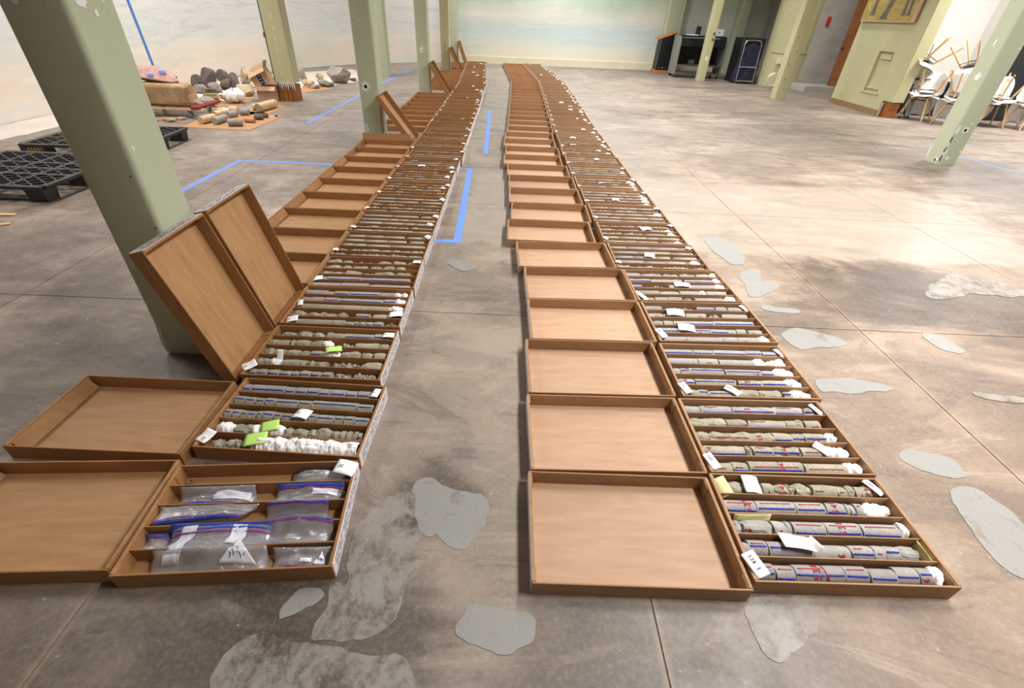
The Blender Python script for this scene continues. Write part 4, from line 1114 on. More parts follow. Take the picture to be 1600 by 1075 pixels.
card(l3, X(.18), chan_y(2)+.02, .075, .03, .055, .002, (1.0, 0, .0), 'white slip sticking up from plug, second channel of third left box', None)
card(l3, X(.955), chan_y(5), .064, .06, .056, .003, (-.2, 0, 0), 'white tag at right end of back channel, third left core box', '2S', sc=.009)
card(l3, X(.57), chan_y(3)+.004, .075, .075, .052, .004, (-.15, .1, .35), 'lime green note on white plug, middle channel of third left box', None, M_LIME, name='sticky_note', cat='note')
l4 = BOXES['LC', 4]
card(l4, X(.06), chan_y(1), .066, .06, .055, .003, (0, -.1, .3), 'white tag at left end of front channel, fourth left core box', '2S', sc=.009)
card(l4, X(.03), chan_y(3)+.01, .066, .03, .06, .003, (0, -.1, .3), 'small white tag at left of middle channel, fourth left core box', None)
card(l4, X(.95), chan_y(2), .067, .075, .05, .005, (0, -.1, .1), 'white folded paper at right of second channel, fourth left box', None)
l5 = BOXES['LC', 5]
card(l5, X(.02), chan_y(2)-.03, .066, .06, .05, .003, (0, -.1, .3), 'white tag at left of second channel, fifth left core box', '2')
card(l5, X(.965), chan_y(5), .066, .06, .05, .003, (-.1, 0, 0), 'white tag at right end of back channel, fifth left core box', '2')

# ------------------------------------------------------------------ far boxes: cores joined, tags and plugs one by one
farm = {'R': MB(), 'L': MB()}
rg = random.Random(5)
TAGS = {}
def small_tag(kk, n, u, y, z, wx, wy, rot, label):
    k = RNG.randrange(3)
    if k not in TAGS: TAGS[k] = card_mesh(1, 1, .12, M_WHITE, k*4, .05*k)
    t = BOXES[kk, n]
    o = thing_mesh('paper_tag', TAGS[k], label, 'paper tag', in_box(t, X(u), y, z), (rot[0], rot[1], rot[2]+t.rotation_euler.z), 'paper tags and notes in the boxes')
    o.scale = (wx, wy, .045)
PLUGS = [plug_mesh(.085, .056, .06, 40+k, 10, 9) for k in range(4)]
nplug = 0
for kk in ('RC', 'LC'):
    s = kk[0]; mf = farm[s]
    for n in range(6, len(YS[kk])+1):
        t = BOXES[kk, n]; MM = Matrix.Translation(t.location) @ Matrix.Rotation(t.rotation_euler.z, 4, 'Z')
        ns = 8 if n < 16 else 6
        for c in range(1, 6):
            u = .0; y0 = chan_y(c)
            smooth = rg.random() < (.6 if s == 'L' or n > 10 else .4)
            while u < .97:
                l_ = rg.uniform(.12, .4) if smooth else rg.uniform(.04, .16)
                e = min(u+l_, .985); r = R_CORE*rg.uniform(.86, 1.0) if not smooth else R_CORE*.97
                yy = y0+rg.uniform(-.004, .004)
                K = 3 if (smooth or n > 15) else 5
                vs = []
                for k in range(K):
                    x = X(u+(e-u-.006)*k/(K-1)); rr = r*(1 if smooth else rg.uniform(.78, 1.05))
                    for i in range(ns):
                        th = 2*PI*(i+.5)/ns
                        vs.append(MM @ Vector((x, yy-math.sin(th)*rr, max(.005, .005+r+math.cos(th)*rr))))
                mf.add(vs, [(k*ns+i, (k+1)*ns+i, (k+1)*ns+(i+1) % ns, k*ns+(i+1) % ns) for k in range(K-1) for i in range(ns)]+[tuple(range(ns)), tuple(range(K*ns-1, K*ns-ns-1, -1))], rg.choice((0, 0, 1, 2)) if s == 'R' else rg.choice((0, 1, 1, 2)), True)
                u = e
                if rg.random() < .08: u += .04
        if rg.random() < .9: small_tag(kk, n, .0, chan_y(1)+rg.uniform(-.01, .03), .072, .042, .036, (0, rg.uniform(-.2, .2), rg.uniform(-.6, .6)), f'white paper tag at left end of front channel, {ORD[n]} {SIDE[s]} core box')
        if rg.random() < .8: small_tag(kk, n, .97, chan_y(5)+rg.uniform(-.02, .01), .067, .05, .045, (0, rg.uniform(-.2, .2), rg.uniform(-.8, .8)), f'white paper tag at right end of back channel, {ORD[n]} {SIDE[s]} core box')
        if rg.random() < (.6 if s == 'R' else .3):
            c = rg.randint(2, 4); small_tag(kk, n, rg.uniform(.25, .8), chan_y(c), .068, rg.uniform(.05, .09), .05, (rg.uniform(-.2, .2), 0, rg.uniform(-.6, .6)), f'white paper slip lying mid-way on {PCH[c-1]} channel, {ORD[n]} {SIDE[s]} core box')
        chans = [c for c in (1, 2, 3, 4) if rg.random() < (.42 if s == 'R' else .16)]
        for c in chans:
            o = thing_mesh('cloth_plug', rg.choice(PLUGS), f'crumpled white plastic plug at right end of {PCH[c-1]} channel, {ORD[n]} {SIDE[s]} core box', 'plastic bag', in_box(t, X(rg.uniform(.90, .93)), chan_y(c), .008), (0, 0, t.rotation_euler.z), 'white plugs in the core channels')
            o.scale = (rg.uniform(.7, 1.0), 1, rg.uniform(.95, 1.12)); nplug += 1
for s in 'RL':
    o = farm[s].obj('drill_core', [M_CORE, M_COREO, M_COREV])
    tag(o, f'grey drill cores filling the far core boxes of the {SIDE[s]} row', 'rock core', None, 'stuff')
print('individual cores', NCORE[0], 'plugs', nplug)

# ------------------------------------------------------------------ zip bags in the nearest left box
t = BOXES['LC', 1]
def floor_h(y):
    h = .0055
    for k in range(1, 5):
        d = abs(y-(-CW/2+T+k*PITCHC))
        h = max(h, .0055+(CH-.0075)*max(0, 1-d/.018)**.5)
    return h
def zip_bag(corners, hmax, seed, label, zipside, label_strips=(), dust=None, clip=True, z0=0., cat='zip bag', extra=()):
    # corners: near-left, near-right, far-right, far-left in box coordinates
    A, B, C, D = [Vector(p) for p in corners]
    nu, nv = 27, 17
    def base(u, v):
        p = A.lerp(B, u).lerp(D.lerp(C, u), v)
        zz = max(floor_h(p.y), z0)
        return p, zz
    def top(u, v):
        p, zz = base(u, v)
        bul = (math.sin(PI*u)**.5)*(math.sin(PI*v)**.45)
        w_ = .012*noise.noise(Vector((u*5+seed, v*4, 1)))+.006*abs(noise.noise(Vector((u*13, v*9+seed, 2))))+.004*noise.noise(Vector((u*25, v*21, seed)))
        sm = sum(base(u, min(1, max(0, v+dv)))[1] for dv in (-.16, -.08, 0, .08, .16))/5
        z = max(zz+.0015, sm+.002+bul*(hmax+w_))
        return Vector((p.x, p.y, z))
    m = MB(); TOP = [[top(i/(nu-1), j/(nv-1)) for j in range(nv)] for i in range(nu)]
    BOT = [[Vector((TOP[i][j].x, TOP[i][j].y, base(i/(nu-1), j/(nv-1))[1]+.0004)) for j in range(nv)] for i in range(nu)]
    vs = [p for r in TOP for p in r]+[p for r in BOT for p in r]; N = nu*nv; fs = []
    for i in range(nu-1):
        for j in range(nv-1):
            a, b, c, d = i*nv+j, (i+1)*nv+j, (i+1)*nv+j+1, i*nv+j+1
            fs += [(a, b, c, d), (N+d, N+c, N+b, N+a)]
    m.add(vs, fs, 0, True)
    for i in range(nu-1):
        for j in (0, nv-1):
            a, b = i*nv+j, (i+1)*nv+j
            m.f.append((b, a, N+a, N+b) if j == 0 else (a, b, N+b, N+a)); m.m.append(0); m.sm.append(False)
    for j in range(nv-1):
        for i in (0, nu-1):
            a, b = i*nv+j, i*nv+j+1
            m.f.append((a, b, N+b, N+a) if i == 0 else (b, a, N+a, N+b)); m.m.append(0); m.sm.append(False)
    bag = m.obj('zip_bag', M_BAG, None, t.location, (0, 0, t.rotation_euler.z))
    tag(bag, label, cat)
    def strip(name, mat, u0, u1, v0, v1, e=.0016, lab=None, tri=False):
        ku, kv = 16, 8
        g_ = []
        for i in range(ku):
            row = []
            for j in range(kv):
                b_ = j/(kv-1); a_ = i/(ku-1)
                if tri: a_ = .5+(a_-.5)*(1-b_*.94)
                p = top(u0+(u1-u0)*a_, v0+(v1-v0)*b_); row.append((p.x, p.y, p.z+e))
            g_.append(row)
        q = MB(); q.sheet(g_, .0007); return q.obj(name, mat, bag, label=lab)
    z = {'far': (0, 1, .86, 1.0, .79, .84), 'near': (0, 1, 0, .13, .16, .21)}[zipside]
    strip('zip_edge', M_ZIPB, z[0], z[1], z[2], z[3], lab='blue zip edge')
    strip('zip_seal', M_ZIPP, z[0], z[1], z[4], z[5], lab='purple seal line')
    for k, (u0, u1, v0, v1, tri) in enumerate(label_strips):
        strip('label_panel', M_LABELW, u0, u1, v0, v1, .0028, None, tri)
        if tri:
            rgl = random.Random(seed+k); q = MB()
            for kk_ in range(5):
                uc = u0+(u1-u0)*(.32+.08*kk_); vc = v0+(v1-v0)*rgl.uniform(.15, .4)
                g_ = []
                for a_ in range(4):
                    p = top(uc+.004*a_*rgl.choice((-1, 1))+.004*kk_, vc+.03*a_); g_.append([(p.x-.0011, p.y, p.z+.0042), (p.x+.0011, p.y, p.z+.0042)])
                q.sheet(g_, .0005)
            q.obj('handwriting', M_INK, bag)
    if dust:
        q = MB(); rgd = random.Random(seed)
        u0, u1, v0, v1, hh = dust; gg = []
        for i in range(16):
            row = []
            for j in range(9):
                u = u0+(u1-u0)*i/15; v = v0+(v1-v0)*j/8; p, zz = base(u, v)
                b_ = (math.sin(PI*i/15)*math.sin(PI*j/8))**.6
                row.append((p.x, p.y, zz+.002+b_*(hh+.006*noise.noise(Vector((u*14, v*10, seed))))))
            gg.append(row)
        q.sheet(gg, .001); q.obj('rock_dust', M_DUST, bag)
    return bag
cy_ = chan_y
zip_bag([(-.255, -.192), (.105, -.186), (.09, -.034), (-.22, -.032)], .044, 1, 'big clear zip bag with broad white strips, front left of bag box', 'far', [(.12, .27, .2, .98, False), (.62, .76, .5, 1.0, False), (.60, .92, .16, .52, True)], (.25, .85, .08, .45, .014))
zip_bag([(.115, -.192), (.30, -.190), (.302, -.126), (.118, -.124)], .040, 2, 'clear zip bag with zip towards viewer, front right of bag box', 'near', [(.72, .92, .25, .8, True), (.5, .68, .3, .5, False)], (.2, .7, .2, .7, .008))
zip_bag([(.065, -.112), (.272, -.112), (.285, -.030), (.075, -.022)], .034, 3, 'clear zip bag with brown dust, right part of second channel', 'far', (), (.15, .9, .06, .5, .012))
zip_bag([(-.31, -.105), (-.24, -.105), (-.236, -.052), (-.306, -.052)], .024, 4, 'small clear zip bag poking out left of the big bag', 'far', (), None)
zip_bag([(-.306, -.028), (-.03, -.006), (.02, .034), (-.296, .034)], .026, 5, 'clear zip bag with curling blue zip, left of middle channel', 'near', (), None, z0=.044)
zip_bag([(.03, .0), (.24, .0), (.25, .036), (.05, .036)], .020, 6, 'clear zip bag flattened along middle channel, right of curling zip', 'far', (), None)
zip_bag([(-.29, .050), (-.02, .050), (-.02, .112), (-.27, .112)], .036, 7, 'clear zip bag with pointed white label, left of fourth channel', 'near', [(.5, .95, .35, .75, False)], (.1, .8, .15, .8, .016))
zip_bag([(.02, .050), (.29, .052), (.285, .112), (.06, .112)], .034, 8, 'clear zip bag without visible zip, right of fourth channel', 'far', [(.55, .9, .45, .75, False)], (.15, .8, .15, .8, .012))
zip_bag([(.09, .128), (.285, .128), (.285, .190), (.07, .190)], .052, 9, 'zip bag full of brown dust, right end of back channel', 'far', (), (.08, .92, .06, .80, .046))
card(t, .285, chan_y(5)+.0, .082, .075, .06, .006, (.0, .1, -.25), 'white card on brown dust bag, back channel of the bag box', '20', sc=.012)
m = MB(); rgx = random.Random(8)
for k in range(9): lump(m, (-.27+rgx.uniform(-.02, .02), chan_y(5)+.012+rgx.uniform(-.012, .012), .011), .005, rgx)
tag(m.obj('rock_rubble', M_DUST, None, t.location, (0, 0, t.rotation_euler.z)), 'tiny brown grit in the empty left of back channel, bag box', 'rubble', None, 'stuff')

# ------------------------------------------------------------------ left side: pallets, dolly, rocks
def pallet(x, y, yaw, label, mark=False):
    t = thing('plastic_pallet', label, 'pallet', (x, y, 0), (0, 0, yaw), 'black plastic pallets')
    LX, LY, HZ = .6, .5, .135
    m = MB()
    for s in (-1, 1):
        m.cbox(-LX, LX, s*LY-.022, s*LY+.022, HZ-.028, HZ, .004); m.cbox(s*LX-.022, s*LX+.022, -LY+.022, LY-.022, HZ-.028, HZ, .004)
    m.obj('deck_rim', M_BLACKP, t)
    for k in (-1, 0, 1):
        MB().box(-LX+.02, LX-.02, k*.17-.016, k*.17+.016, HZ-.022, HZ-.001).obj('deck_rib', M_BLACKP, t)
        MB().box(k*.3-.016, k*.3+.016, -LY+.02, LY-.02, HZ-.022, HZ-.0015).obj('deck_rib', M_BLACKP, t)
    m = MB()
    for k in range(-10, 11):        # fine diagonal lattice
        for s in (-1, 1):
            c0 = k*.105; pts = []
            for u in np.linspace(-LX+.02, LX-.02, 60):
                v = s*u*.72+c0
                if -LY+.02 < v < LY-.02: pts.append((u, v))
            if len(pts) > 3:
                a, b = Vector((*pts[0], 0)), Vector((*pts[-1], 0)); d = (b-a).normalized(); n = Vector((-d.y, d.x, 0))*.006
                m.add([p+Vector((0, 0, z)) for z in (HZ-.02, HZ-.003) for p in (a-n, b-n, b+n, a+n)], [(3, 2, 1, 0), (4, 5, 6, 7), (0, 1, 5, 4), (1, 2, 6, 5), (2, 3, 7, 6), (3, 0, 4, 7)])
    o = m.obj('deck_lattice', M_BLACKP, t); o['kind'] = 'stuff'
    for i in (-1, 0, 1):
        for j in (-1, 0, 1):
            wx, wy = .085, .07
            m = MB(); cx_, cy2 = i*(LX-wx-.005), j*(LY-wy-.005)
            vs = [(cx_+a*wx*k, cy2+b*wy*k, z) for z, k in ((0, .86), (HZ-.028, 1)) for a, b in ((-1, -1), (1, -1), (1, 1), (-1, 1))]
            m.add(vs, [(3, 2, 1, 0), (4, 5, 6, 7), (0, 1, 5, 4), (1, 2, 6, 5), (2, 3, 7, 6), (3, 0, 4, 7)])
            m.obj('foot', M_BLACKP, t)
    for i in (-1, 0, 1): MB().cbox(-LX+.01, LX-.01, i*(LY-.075)-.05, i*(LY-.075)+.05, .0006, .016, .003).obj('runner', M_BLACKP, t)
    if mark:
        m = MB()
        for k in range(5):
            y0 = -LY-.0228
            pts = [(-.53+.028*k+.05*math.sin(a)*(1+.2*k)*.5, y0, .05+.05*math.sin(a*1.0+.3)) for a in np.linspace(0, 2.4, 8)]
            m.path(pts, .0025, 5)
        m.path([(-.55, -LY-.0228, .045), (-.36, -LY-.0228, .045)], .0025, 5)
        # a stamped face for the mark
        MB().box(-.595, -.34, -LY-.021, -LY+.1, .02, HZ-.03).obj('side_panel', M_BLACKP, t)
        m.obj('gold_stamp', simple('gold_print', srgb(206, 164, 74), .5, .3), t)
pallet(-4.47, 4.22, 0.0, 'black plastic lattice pallet at left edge, nearer of the two')
pallet(-4.62, 5.54, .06, 'black plastic pallet with gold stamp behind the nearer pallet', True)
for k, (q, yaw, L_) in enumerate((((8, 336), .1, .16), ((-2, 352), .5, .14))):
    p = G(*q); tag(MB().box(-L_/2, L_/2, -.02, .02, .0005, .008).obj('wood_sliver', M_BEECH, None, p, (0, 0, yaw)), ('thin orange wood sliver on floor before the near pallet', 'short orange wood sliver at left frame edge, nearest one')[k], 'wood scrap')

def rock_mesh(lx, ly, lz, seed, mat, ex=.9, cuts=15, rough=.10, sub=3):
    bm = bmesh.new(); bmesh.ops.create_icosphere(bm, subdivisions=sub, radius=1)
    rg = random.Random(seed)
    pl = []
    for k in range(cuts):
        n = Vector((rg.gauss(0, 1), rg.gauss(0, 1), rg.gauss(0, .8))).normalized(); pl.append((n, rg.uniform(.42, .8)))
    for v in bm.verts:
        c = v.co.copy()
        c = Vector([math.copysign(abs(q)**ex, q) for q in c])
        for n, d in pl:
            e = c.dot(n)-d
            if e > 0: c -= n*e*.92
        c *= 1+rough*noise.noise(c*1.7+Vector((seed, 0, 0)))+rough*.5*noise.noise(c*5+Vector((0, seed, 0)))
        v.co = c
    xs = [v.co for v in bm.verts]
    for a, L_ in enumerate((lx, ly, lz)):
        lo = min(c[a] for c in xs); hi = max(c[a] for c in xs)
        for c in xs: c[a] = (c[a]-(lo+hi)/2)/(hi-lo)*L_
    for c in xs:
        c.z = max(0.0005, (c.z+lz/2)*1.06-lz*.06)
    me = bpy.data.meshes.new('rock'); bm.to_mesh(me); bm.free(); me.materials.append(mat)
    return me
def rock(q, wpx, hpx, mat, label, seed, h=0, depth=.8, yaw=None, name='rock', dz=0):
    p = G(*q, h); sc = 719/((p.y*.815)+(CAMH-h)*.58)
    w_, h_ = wpx/sc, hpx/sc*1.12
    o = thing_mesh(name, rock_mesh(w_, w_*depth, h_, seed, mat), label, 'rock', (p.x, p.y+w_*depth*.3, h+dz), (0, 0, seed*.0 if yaw is None else yaw))
    return o
for k, (q, wp, hp, mt, lab) in enumerate((
    ((309, 138), 17, 17, M_BASALT, 'leftmost dark rock of the pile by the left mural wall'),
    ((327, 139), 25, 26, M_BASALT, 'tallest pointed dark rock of the pile near the wall'),
    ((348, 134), 22, 20, M_BASALT, 'broad dark rock at the back of the pile, right of the tallest'),
    ((353, 141), 19, 14, M_BASALT, 'rounded dark rock low in the middle of the pile'),
    ((367, 140), 20, 21, M_BASALT, 'dark wedge shaped rock standing right of the rounded one'),
    ((384, 137), 14, 10, M_BASALT, 'small dark block at the right end of the rock pile'),
    ((336, 144), 17, 12, M_GREYROCK, 'small grey brown rock in front of the tallest dark rock'),
    ((312, 146), 21, 11, M_GREYROCK, 'low grey brown rock left front of the dark pile'),
    ((334, 152), 24, 11, M_BASALT, 'flat reddish dark rock lying in front of the pile'),
    ((383, 151), 27, 15, M_TANROCK, 'wide buff rock on cardboard behind the white bag'),
    ((386, 128), 24, 19, M_TANROCK, 'pale buff pointed rock at the back by the wall'),
    ((327, 168), 25, 14, M_GREYROCK, 'grey layered rock on cardboard right of the dolly'),
    ((299, 152), 14, 16, M_GREYROCK, 'grey stone standing behind the right end of the dolly'),
    ((528, 131), 36, 20, M_GREYROCK, 'big rough grey boulder beside the second column'),
    ((508, 136), 23, 9, M_GREYROCK, 'flat grey rock left of the big grey boulder'),
    ((484, 137), 13, 9, M_TANROCK, 'small white buff rock right of the wood based post'),
    ((499, 125), 13, 9, M_TANROCK, 'little buff block on cardboard behind the flat rock'),
    ((470, 127), 17, 19, M_GREYROCK, 'upright grey rock just right of the boxed post'),
    ((492, 139), 15, 6, M_GREYROCK, 'small flat grey rock nearest the aisle in the right cluster'),
    ((477, 134), 12, 8, M_TANROCK, 'small buff lump beside the upright grey rock'),
    ((551, 127), 12, 4, M_BASALT, 'thin dark slab right behind the big grey boulder'),
    )): rock(q, wp, hp, mt, lab, 200+k*7, depth=.75)
def card_sheet(px, label, lift=0.0):
    P = [G(*q) for q in px]
    poly = [(p.x, p.y) for p in P]
    ar = sum(poly[i][0]*poly[(i+1) % len(poly)][1]-poly[(i+1) % len(poly)][0]*poly[i][1] for i in range(len(poly)))
    if ar < 0: poly = poly[::-1]
    tag(MB().prism(poly, .0003+lift, .005+lift).obj('cardboard_sheet', M_CARD_L), label, 'cardboard')
card_sheet([(284, 199), (390, 204), (438, 184), (412, 176), (346, 172)], 'flat cardboard sheet with core cylinders, front left of the post')
card_sheet([(383, 180), (421, 178), (449, 166), (405, 162)], 'cardboard sheet under the two buff cylinders beside the boxes')
card_sheet([(338, 164.5), (375, 166), (397, 158.5), (352, 154)], 'cardboard sheet under the white plastic bag')
card_sheet([(322, 173), (337, 171.5), (357, 167.5), (335, 163)], 'small cardboard piece under grey layered rock by the dolly')
card_sheet([(246, 191), (273, 192), (297, 183), (258, 178)], 'cardboard sheet with flat stones in front of the dolly')
card_sheet([(462, 146), (500, 142), (523, 139), (478, 131)], 'cardboard sheet under small rocks right of the post')
card_sheet([(366, 154.5), (392, 154.5), (402, 152), (370, 150)], 'cardboard strip under the wide buff rock')
for k, (q, wp, hp, mt, lab) in enumerate((((262, 190), 24, 4, M_GREYROCK, 'flat grey stone on the cardboard before the dolly'), ((248, 189), 12, 4, M_PINK, 'flat reddish stone at left on cardboard before the dolly'), ((282, 187), 14, 3, M_TANROCK, 'flat buff stone at right on cardboard before the dolly'))): rock(q, wp, hp, mt, lab, 400+k, h=.0055)
# stone cylinders lying on the sheets
def cyl(a, b, rpx, mat, label, seed):
    h = .0055
    p = G(*a, h); q = G(*b, h); sc = 719/(p.y*.815+CAMH*.58); r = rpx/sc
    L_ = (q-p).length
    me, f = core_piece(L_, r, .003, seed, .12, -.1, mat, 16)
    d = q-p
    tag(link('stone_cylinder', me, None, p, (0, 0, math.atan2(d.y, d.x))), label, 'rock core')
for k, (a, b, r, mt, lab) in enumerate((
    ((315, 194), (336, 189), 5.6, M_BUFFCORE, 'leftmost banded buff stone cylinder on the cardboard sheet'),
    ((337, 184), (353, 181), 5.0, M_BUFFCORE, 'second buff stone cylinder behind the leftmost one'),
    ((337, 195), (353, 189), 5.2, M_CORE, 'short grey cylinder in front of the second buff one'),
    ((357, 184), (371, 182), 4.6, M_CORE, 'short grey cylinder in the middle of the sheet'),
    ((361, 178), (374, 178), 5.6, M_BUFFCORE, 'orange ended buff cylinder at the back of sheet'),
    ((377, 180), (390, 180), 4.6, M_COREV, 'grey cylinder behind the orange cylinder'),
    ((358, 197), (380, 197), 5.0, M_COREV, 'dark grey cylinder nearest the front of the sheet'),
    ((383, 191), (399, 192), 3.2, M_ORANGE, 'slim orange stone cylinder on the cardboard sheet'),
    ((398, 187), (412, 187), 3.4, M_BASALT, 'slim brown cylinder right of the orange one'),
    ((399, 183), (419, 184), 3.0, M_BASALT, 'longest slim brown cylinder at the right of the sheet'),
    ((405, 175), (430, 168), 6.2, M_BUFFCORE, 'big pale buff cylinder lying before the cardboard boxes'),
    ((396, 172.5), (404, 172), 4.6, M_TANROCK, 'stubby buff cylinder left of the big pale one'),
    )): cyl(a, b, r, mt, lab, 300+k)
tag(MB().tube((0, 0, .0055), (0, 0, .03), .018, .015, 12).obj('rubber_stopper', M_BLACKP, None, G(432, 183)), 'tiny black rubber stopper on the corner of the cardboard sheet', 'stopper')
tag(link('rolled_paper', plug_mesh(.34, .09, .05, 77), None, G(343, 179)+Vector((-.05, .25, .001)), (0, 0, .25)), 'crumpled white wrapping behind the buff cylinders', 'paper')
# white carrier bag
p = G(364, 163)
t = thing('carrier_bag', 'white plastic carrier bag with blue mark on cardboard', 'plastic bag', (p.x, p.y+.12, .006))
link('bag_body', plug_mesh(.34, .26, .22, 31, 22, 18), t)
m = MB(); m.path([(-.12, -.05, .1), (-.19, -.07, .14), (-.25, -.06, .11), (-.24, -.05, .05), (-.16, -.05, .03)], .014, 8); m.obj('handle', M_CLOTH, t)
m = MB(); m.sheet([[(-.02+.02*i, -.075+.03*j, .222-.006*i*i*.3) for j in range(2)] for i in range(4)], .002); m.obj('blue_mark', M_BLUEL, t)
# two cardboard cartons by the post
def carton(name, x, y, z, w_, d_, h_, yaw, tilt, label, tape_=False):
    t = thing(name, label, 'box', (x, y, z), (tilt[0], tilt[1], yaw))
    m = MB(); th = .004
    m.box(-w_/2, w_/2, -d_/2, d_/2, 0, th); m.box(-w_/2, w_/2, -d_/2, -d_/2+th, th, h_); m.box(-w_/2, w_/2, d_/2-th, d_/2, th, h_)
    m.box(-w_/2, -w_/2+th, -d_/2+th, d_/2-th, th, h_); m.box(w_/2-th, w_/2, -d_/2+th, d_/2-th, th, h_); m.obj('carton_body', M_CARD, t)
    MB().box(-w_/2, w_/2, -.09, 0, 0, th).obj('flap', M_CARD, t, (0, -d_/2, h_), (.7, 0, 0)); MB().box(-w_/2, w_/2, 0, .09, 0, th).obj('flap', M_CARD, t, (0, d_/2, h_), (.9, 0, 0))
    MB().box(0, .10, -d_/2, d_/2, 0, th).obj('flap', M_CARD, t, (w_/2, 0, h_), (0, -.9, 0)); MB().box(-.10, 0, -d_/2, d_/2, 0, th).obj('flap', M_CARD, t, (-w_/2, 0, h_), (0, -.5, 0))
    if tape_:
        MB().box(-.035, .035, -d_/2-.0012, -d_/2-.0002, .0, h_).obj('black_tape', M_INK, t)
        m = MB()
        for k in range(4): m.box(-.014, .014, -d_/2-.002, -d_/2-.0012, .03+.05*k, .048+.05*k)
        m.obj('tape_print', simple('pale_blue_print', srgb(150, 186, 206), .5, .3), t)
    return t
carton('open_carton', -4.36, 9.10, 0, .33, .26, .23, .1, (0, 0), 'open brown carton on the floor against the boxed post')
carton('open_carton', -4.38, 9.08, .262, .30, .20, .22, .15, (0, -.42), 'brown carton with black tape tipped on top of another', True)
tag(link('bubble_wrap', plug_mesh(.28, .16, .10, 55), None, (-4.85, 9.95, .002), (0, 0, .4)), 'crumpled white wrap left of the cartons', 'wrapping')
# dolly, sandstone block and pink boulder
t = thing('furniture_dolly', 'wooden dolly with maroon padded ends carrying a sandstone block', 'dolly', (-5.10, 7.56, 0))
for y in (-.24, .0, .24): MB().cbox(-.50, .50, y-.05, y+.05, .105, .128, .003).obj('plank', M_PLY, t)
for x in (-.47, .47):
    MB().cbox(x-.06, x+.06, -.32, .32, .129, .165, .012).obj('padded_end', M_MAROON, t)
for x in (-.36, .36):
    for y in (-.24, .24):
        w_ = MB().box(x-.03, x+.03, y-.03, y+.03, .09, .105).box(x-.026, x-.020, y-.012, y+.012, .04, .09).box(x+.020, x+.026, y-.012, y+.012, .04, .09).obj('caster', M_STEEL, t)
        MB().tube((x-.016, y, .040), (x+.016, y, .040), .0395, n=16).obj('wheel', M_GREYM, w_)
bm = rock_mesh(1.02, .50, .27, 3, M_SAND, .32, 3, .05)
thing_mesh('sandstone_block', bm, 'long tan sandstone block resting on the wooden dolly', 'rock', (-5.22, 7.54, .167))
o = thing_mesh('pink_boulder', rock_mesh(.74, .44, .22, 12, M_PINK, .7, 10, .14), 'pink granite boulder with blue tape bits on the sandstone block', 'rock', (-5.22, 7.58, .405))
for x, y, z, rz in ((-.25, -.06, .205, .3), (.02, -.19, .12, -.2), (.16, -.12, .16, .3)): MB().box(-.045, .045, -.02, .02, 0, .004).obj('tape_bit', M_TAPEW, o, (x, y, z), (.7, 0, rz))
t = thing('wood_offcuts', 'small stack of wood offcuts between dolly and rock pile', 'wood scrap', (-5.15, 8.75, 0))
for k in range(3): MB().box(-.2+.02*k, .2-.01*k, -.06, .06, .0005+.03*k, .028+.03*k).obj('plank', M_PLY if k != 1 else M_OLDWOOD, t, (0, 0, 0), (0, 0, .1*k))
MB().box(-.17, .17, -.05, .05, .0905, .12).obj('plank', simple('olive_board', srgb(150, 138, 86), .6, .3), t, (0, 0, 0), (0, 0, .3))

# ------------------------------------------------------------------ far right: lectern, cart, cabinet, hand truck
t = thing('lectern', 'black lectern with slanted oak top against the far wall', 'lectern', (4.45, 17.05, 0))
def xz(poly, y0, y1):
    n = len(poly); m = MB()
    return m.add([(p[0], y0, p[1]) for p in poly]+[(p[0], y1, p[1]) for p in poly], [tuple(range(n)), tuple(range(2*n-1, n-1, -1))]+[((i+1) % n, i, n+i, n+(i+1) % n) for i in range(n)])
M_OAK = m_wood('oak_trim', srgb(196, 140, 84), srgb(164, 108, 60), 6, 6, 30)
xz([(0.01, .09), (.42, .09), (.45, 1.07), (.03, .93)], 0, .5).obj('cabinet_body', M_BLACK, t)
xz([(-.06, .905), (.47, 1.085), (.47, 1.115), (-.06, .935)], -.03, .53).obj('slanted_top', M_OAK, t)
MB().cbox(-.02, .44, -.02, .52, 0, .085, .006).obj('oak_base', M_OAK, t)
for x, r in ((.09, .014), (.2, .026), (.32, .014)): MB().tube((x, -.006, .155), (x, 0.002, .155), r, n=12).obj('silver_badge', M_CHROME, t)
t = thing('media_cart', 'grey open shelved cart with black top by the far wall', 'cart', (5.43, 16.3, 0))
for s in (-1, 1):
    x = s*.68
    m = MB(); poly = [(-.33, .08), (.33, .08), (.33, 1.05), (-.2, 1.05), (-.33, .9)]; n = 5
    m.add([(x-.02, p[0], p[1]) for p in poly]+[(x+.02, p[0], p[1]) for p in poly], [tuple(range(n-1, -1, -1)), tuple(range(n, 2*n))]+[(i, (i+1) % n, n+(i+1) % n, n+i) for i in range(n)])
    m.obj('side_panel', M_GREYM, t)
for z, y0 in ((.10, -.33), (.30, -.30), (.80, -.28)): MB().box(-.659, .659, y0, .33, z, z+.035).obj('shelf', M_STEEL if z < .7 else M_BLACK, t)
MB().box(-.659, .659, -.19, .33, 1.02, 1.06).obj('cart_top', M_BLACK, t); MB().box(-.659, .659, .30, .33, .335, .795).obj('back_panel', M_BLACK, t); MB().box(-.659, .659, -.30, -.28, .84, 1.0).obj('apron', M_BLACK, t, (0, .06, 0))
for x in (-.62, .62):
    for y in (-.28, .28): MB().tube((x-.02, y, .04), (x+.02, y, .04), .0395, n=14).obj('wheel', M_RUBBER, t)
MB().box(-.52, -.36, -.252, -.242, .87, .99).obj('white_notice', M_WHITE, t, (0, 0, 0), (0, .3, 0)) if False else None
m = MB(); m.box(-.17, .17, -.012, .012, 0, .02); m.obj('white_bar', M_WHITE, t, (-.32, -.10, 1.065), (0, .0, -.5))
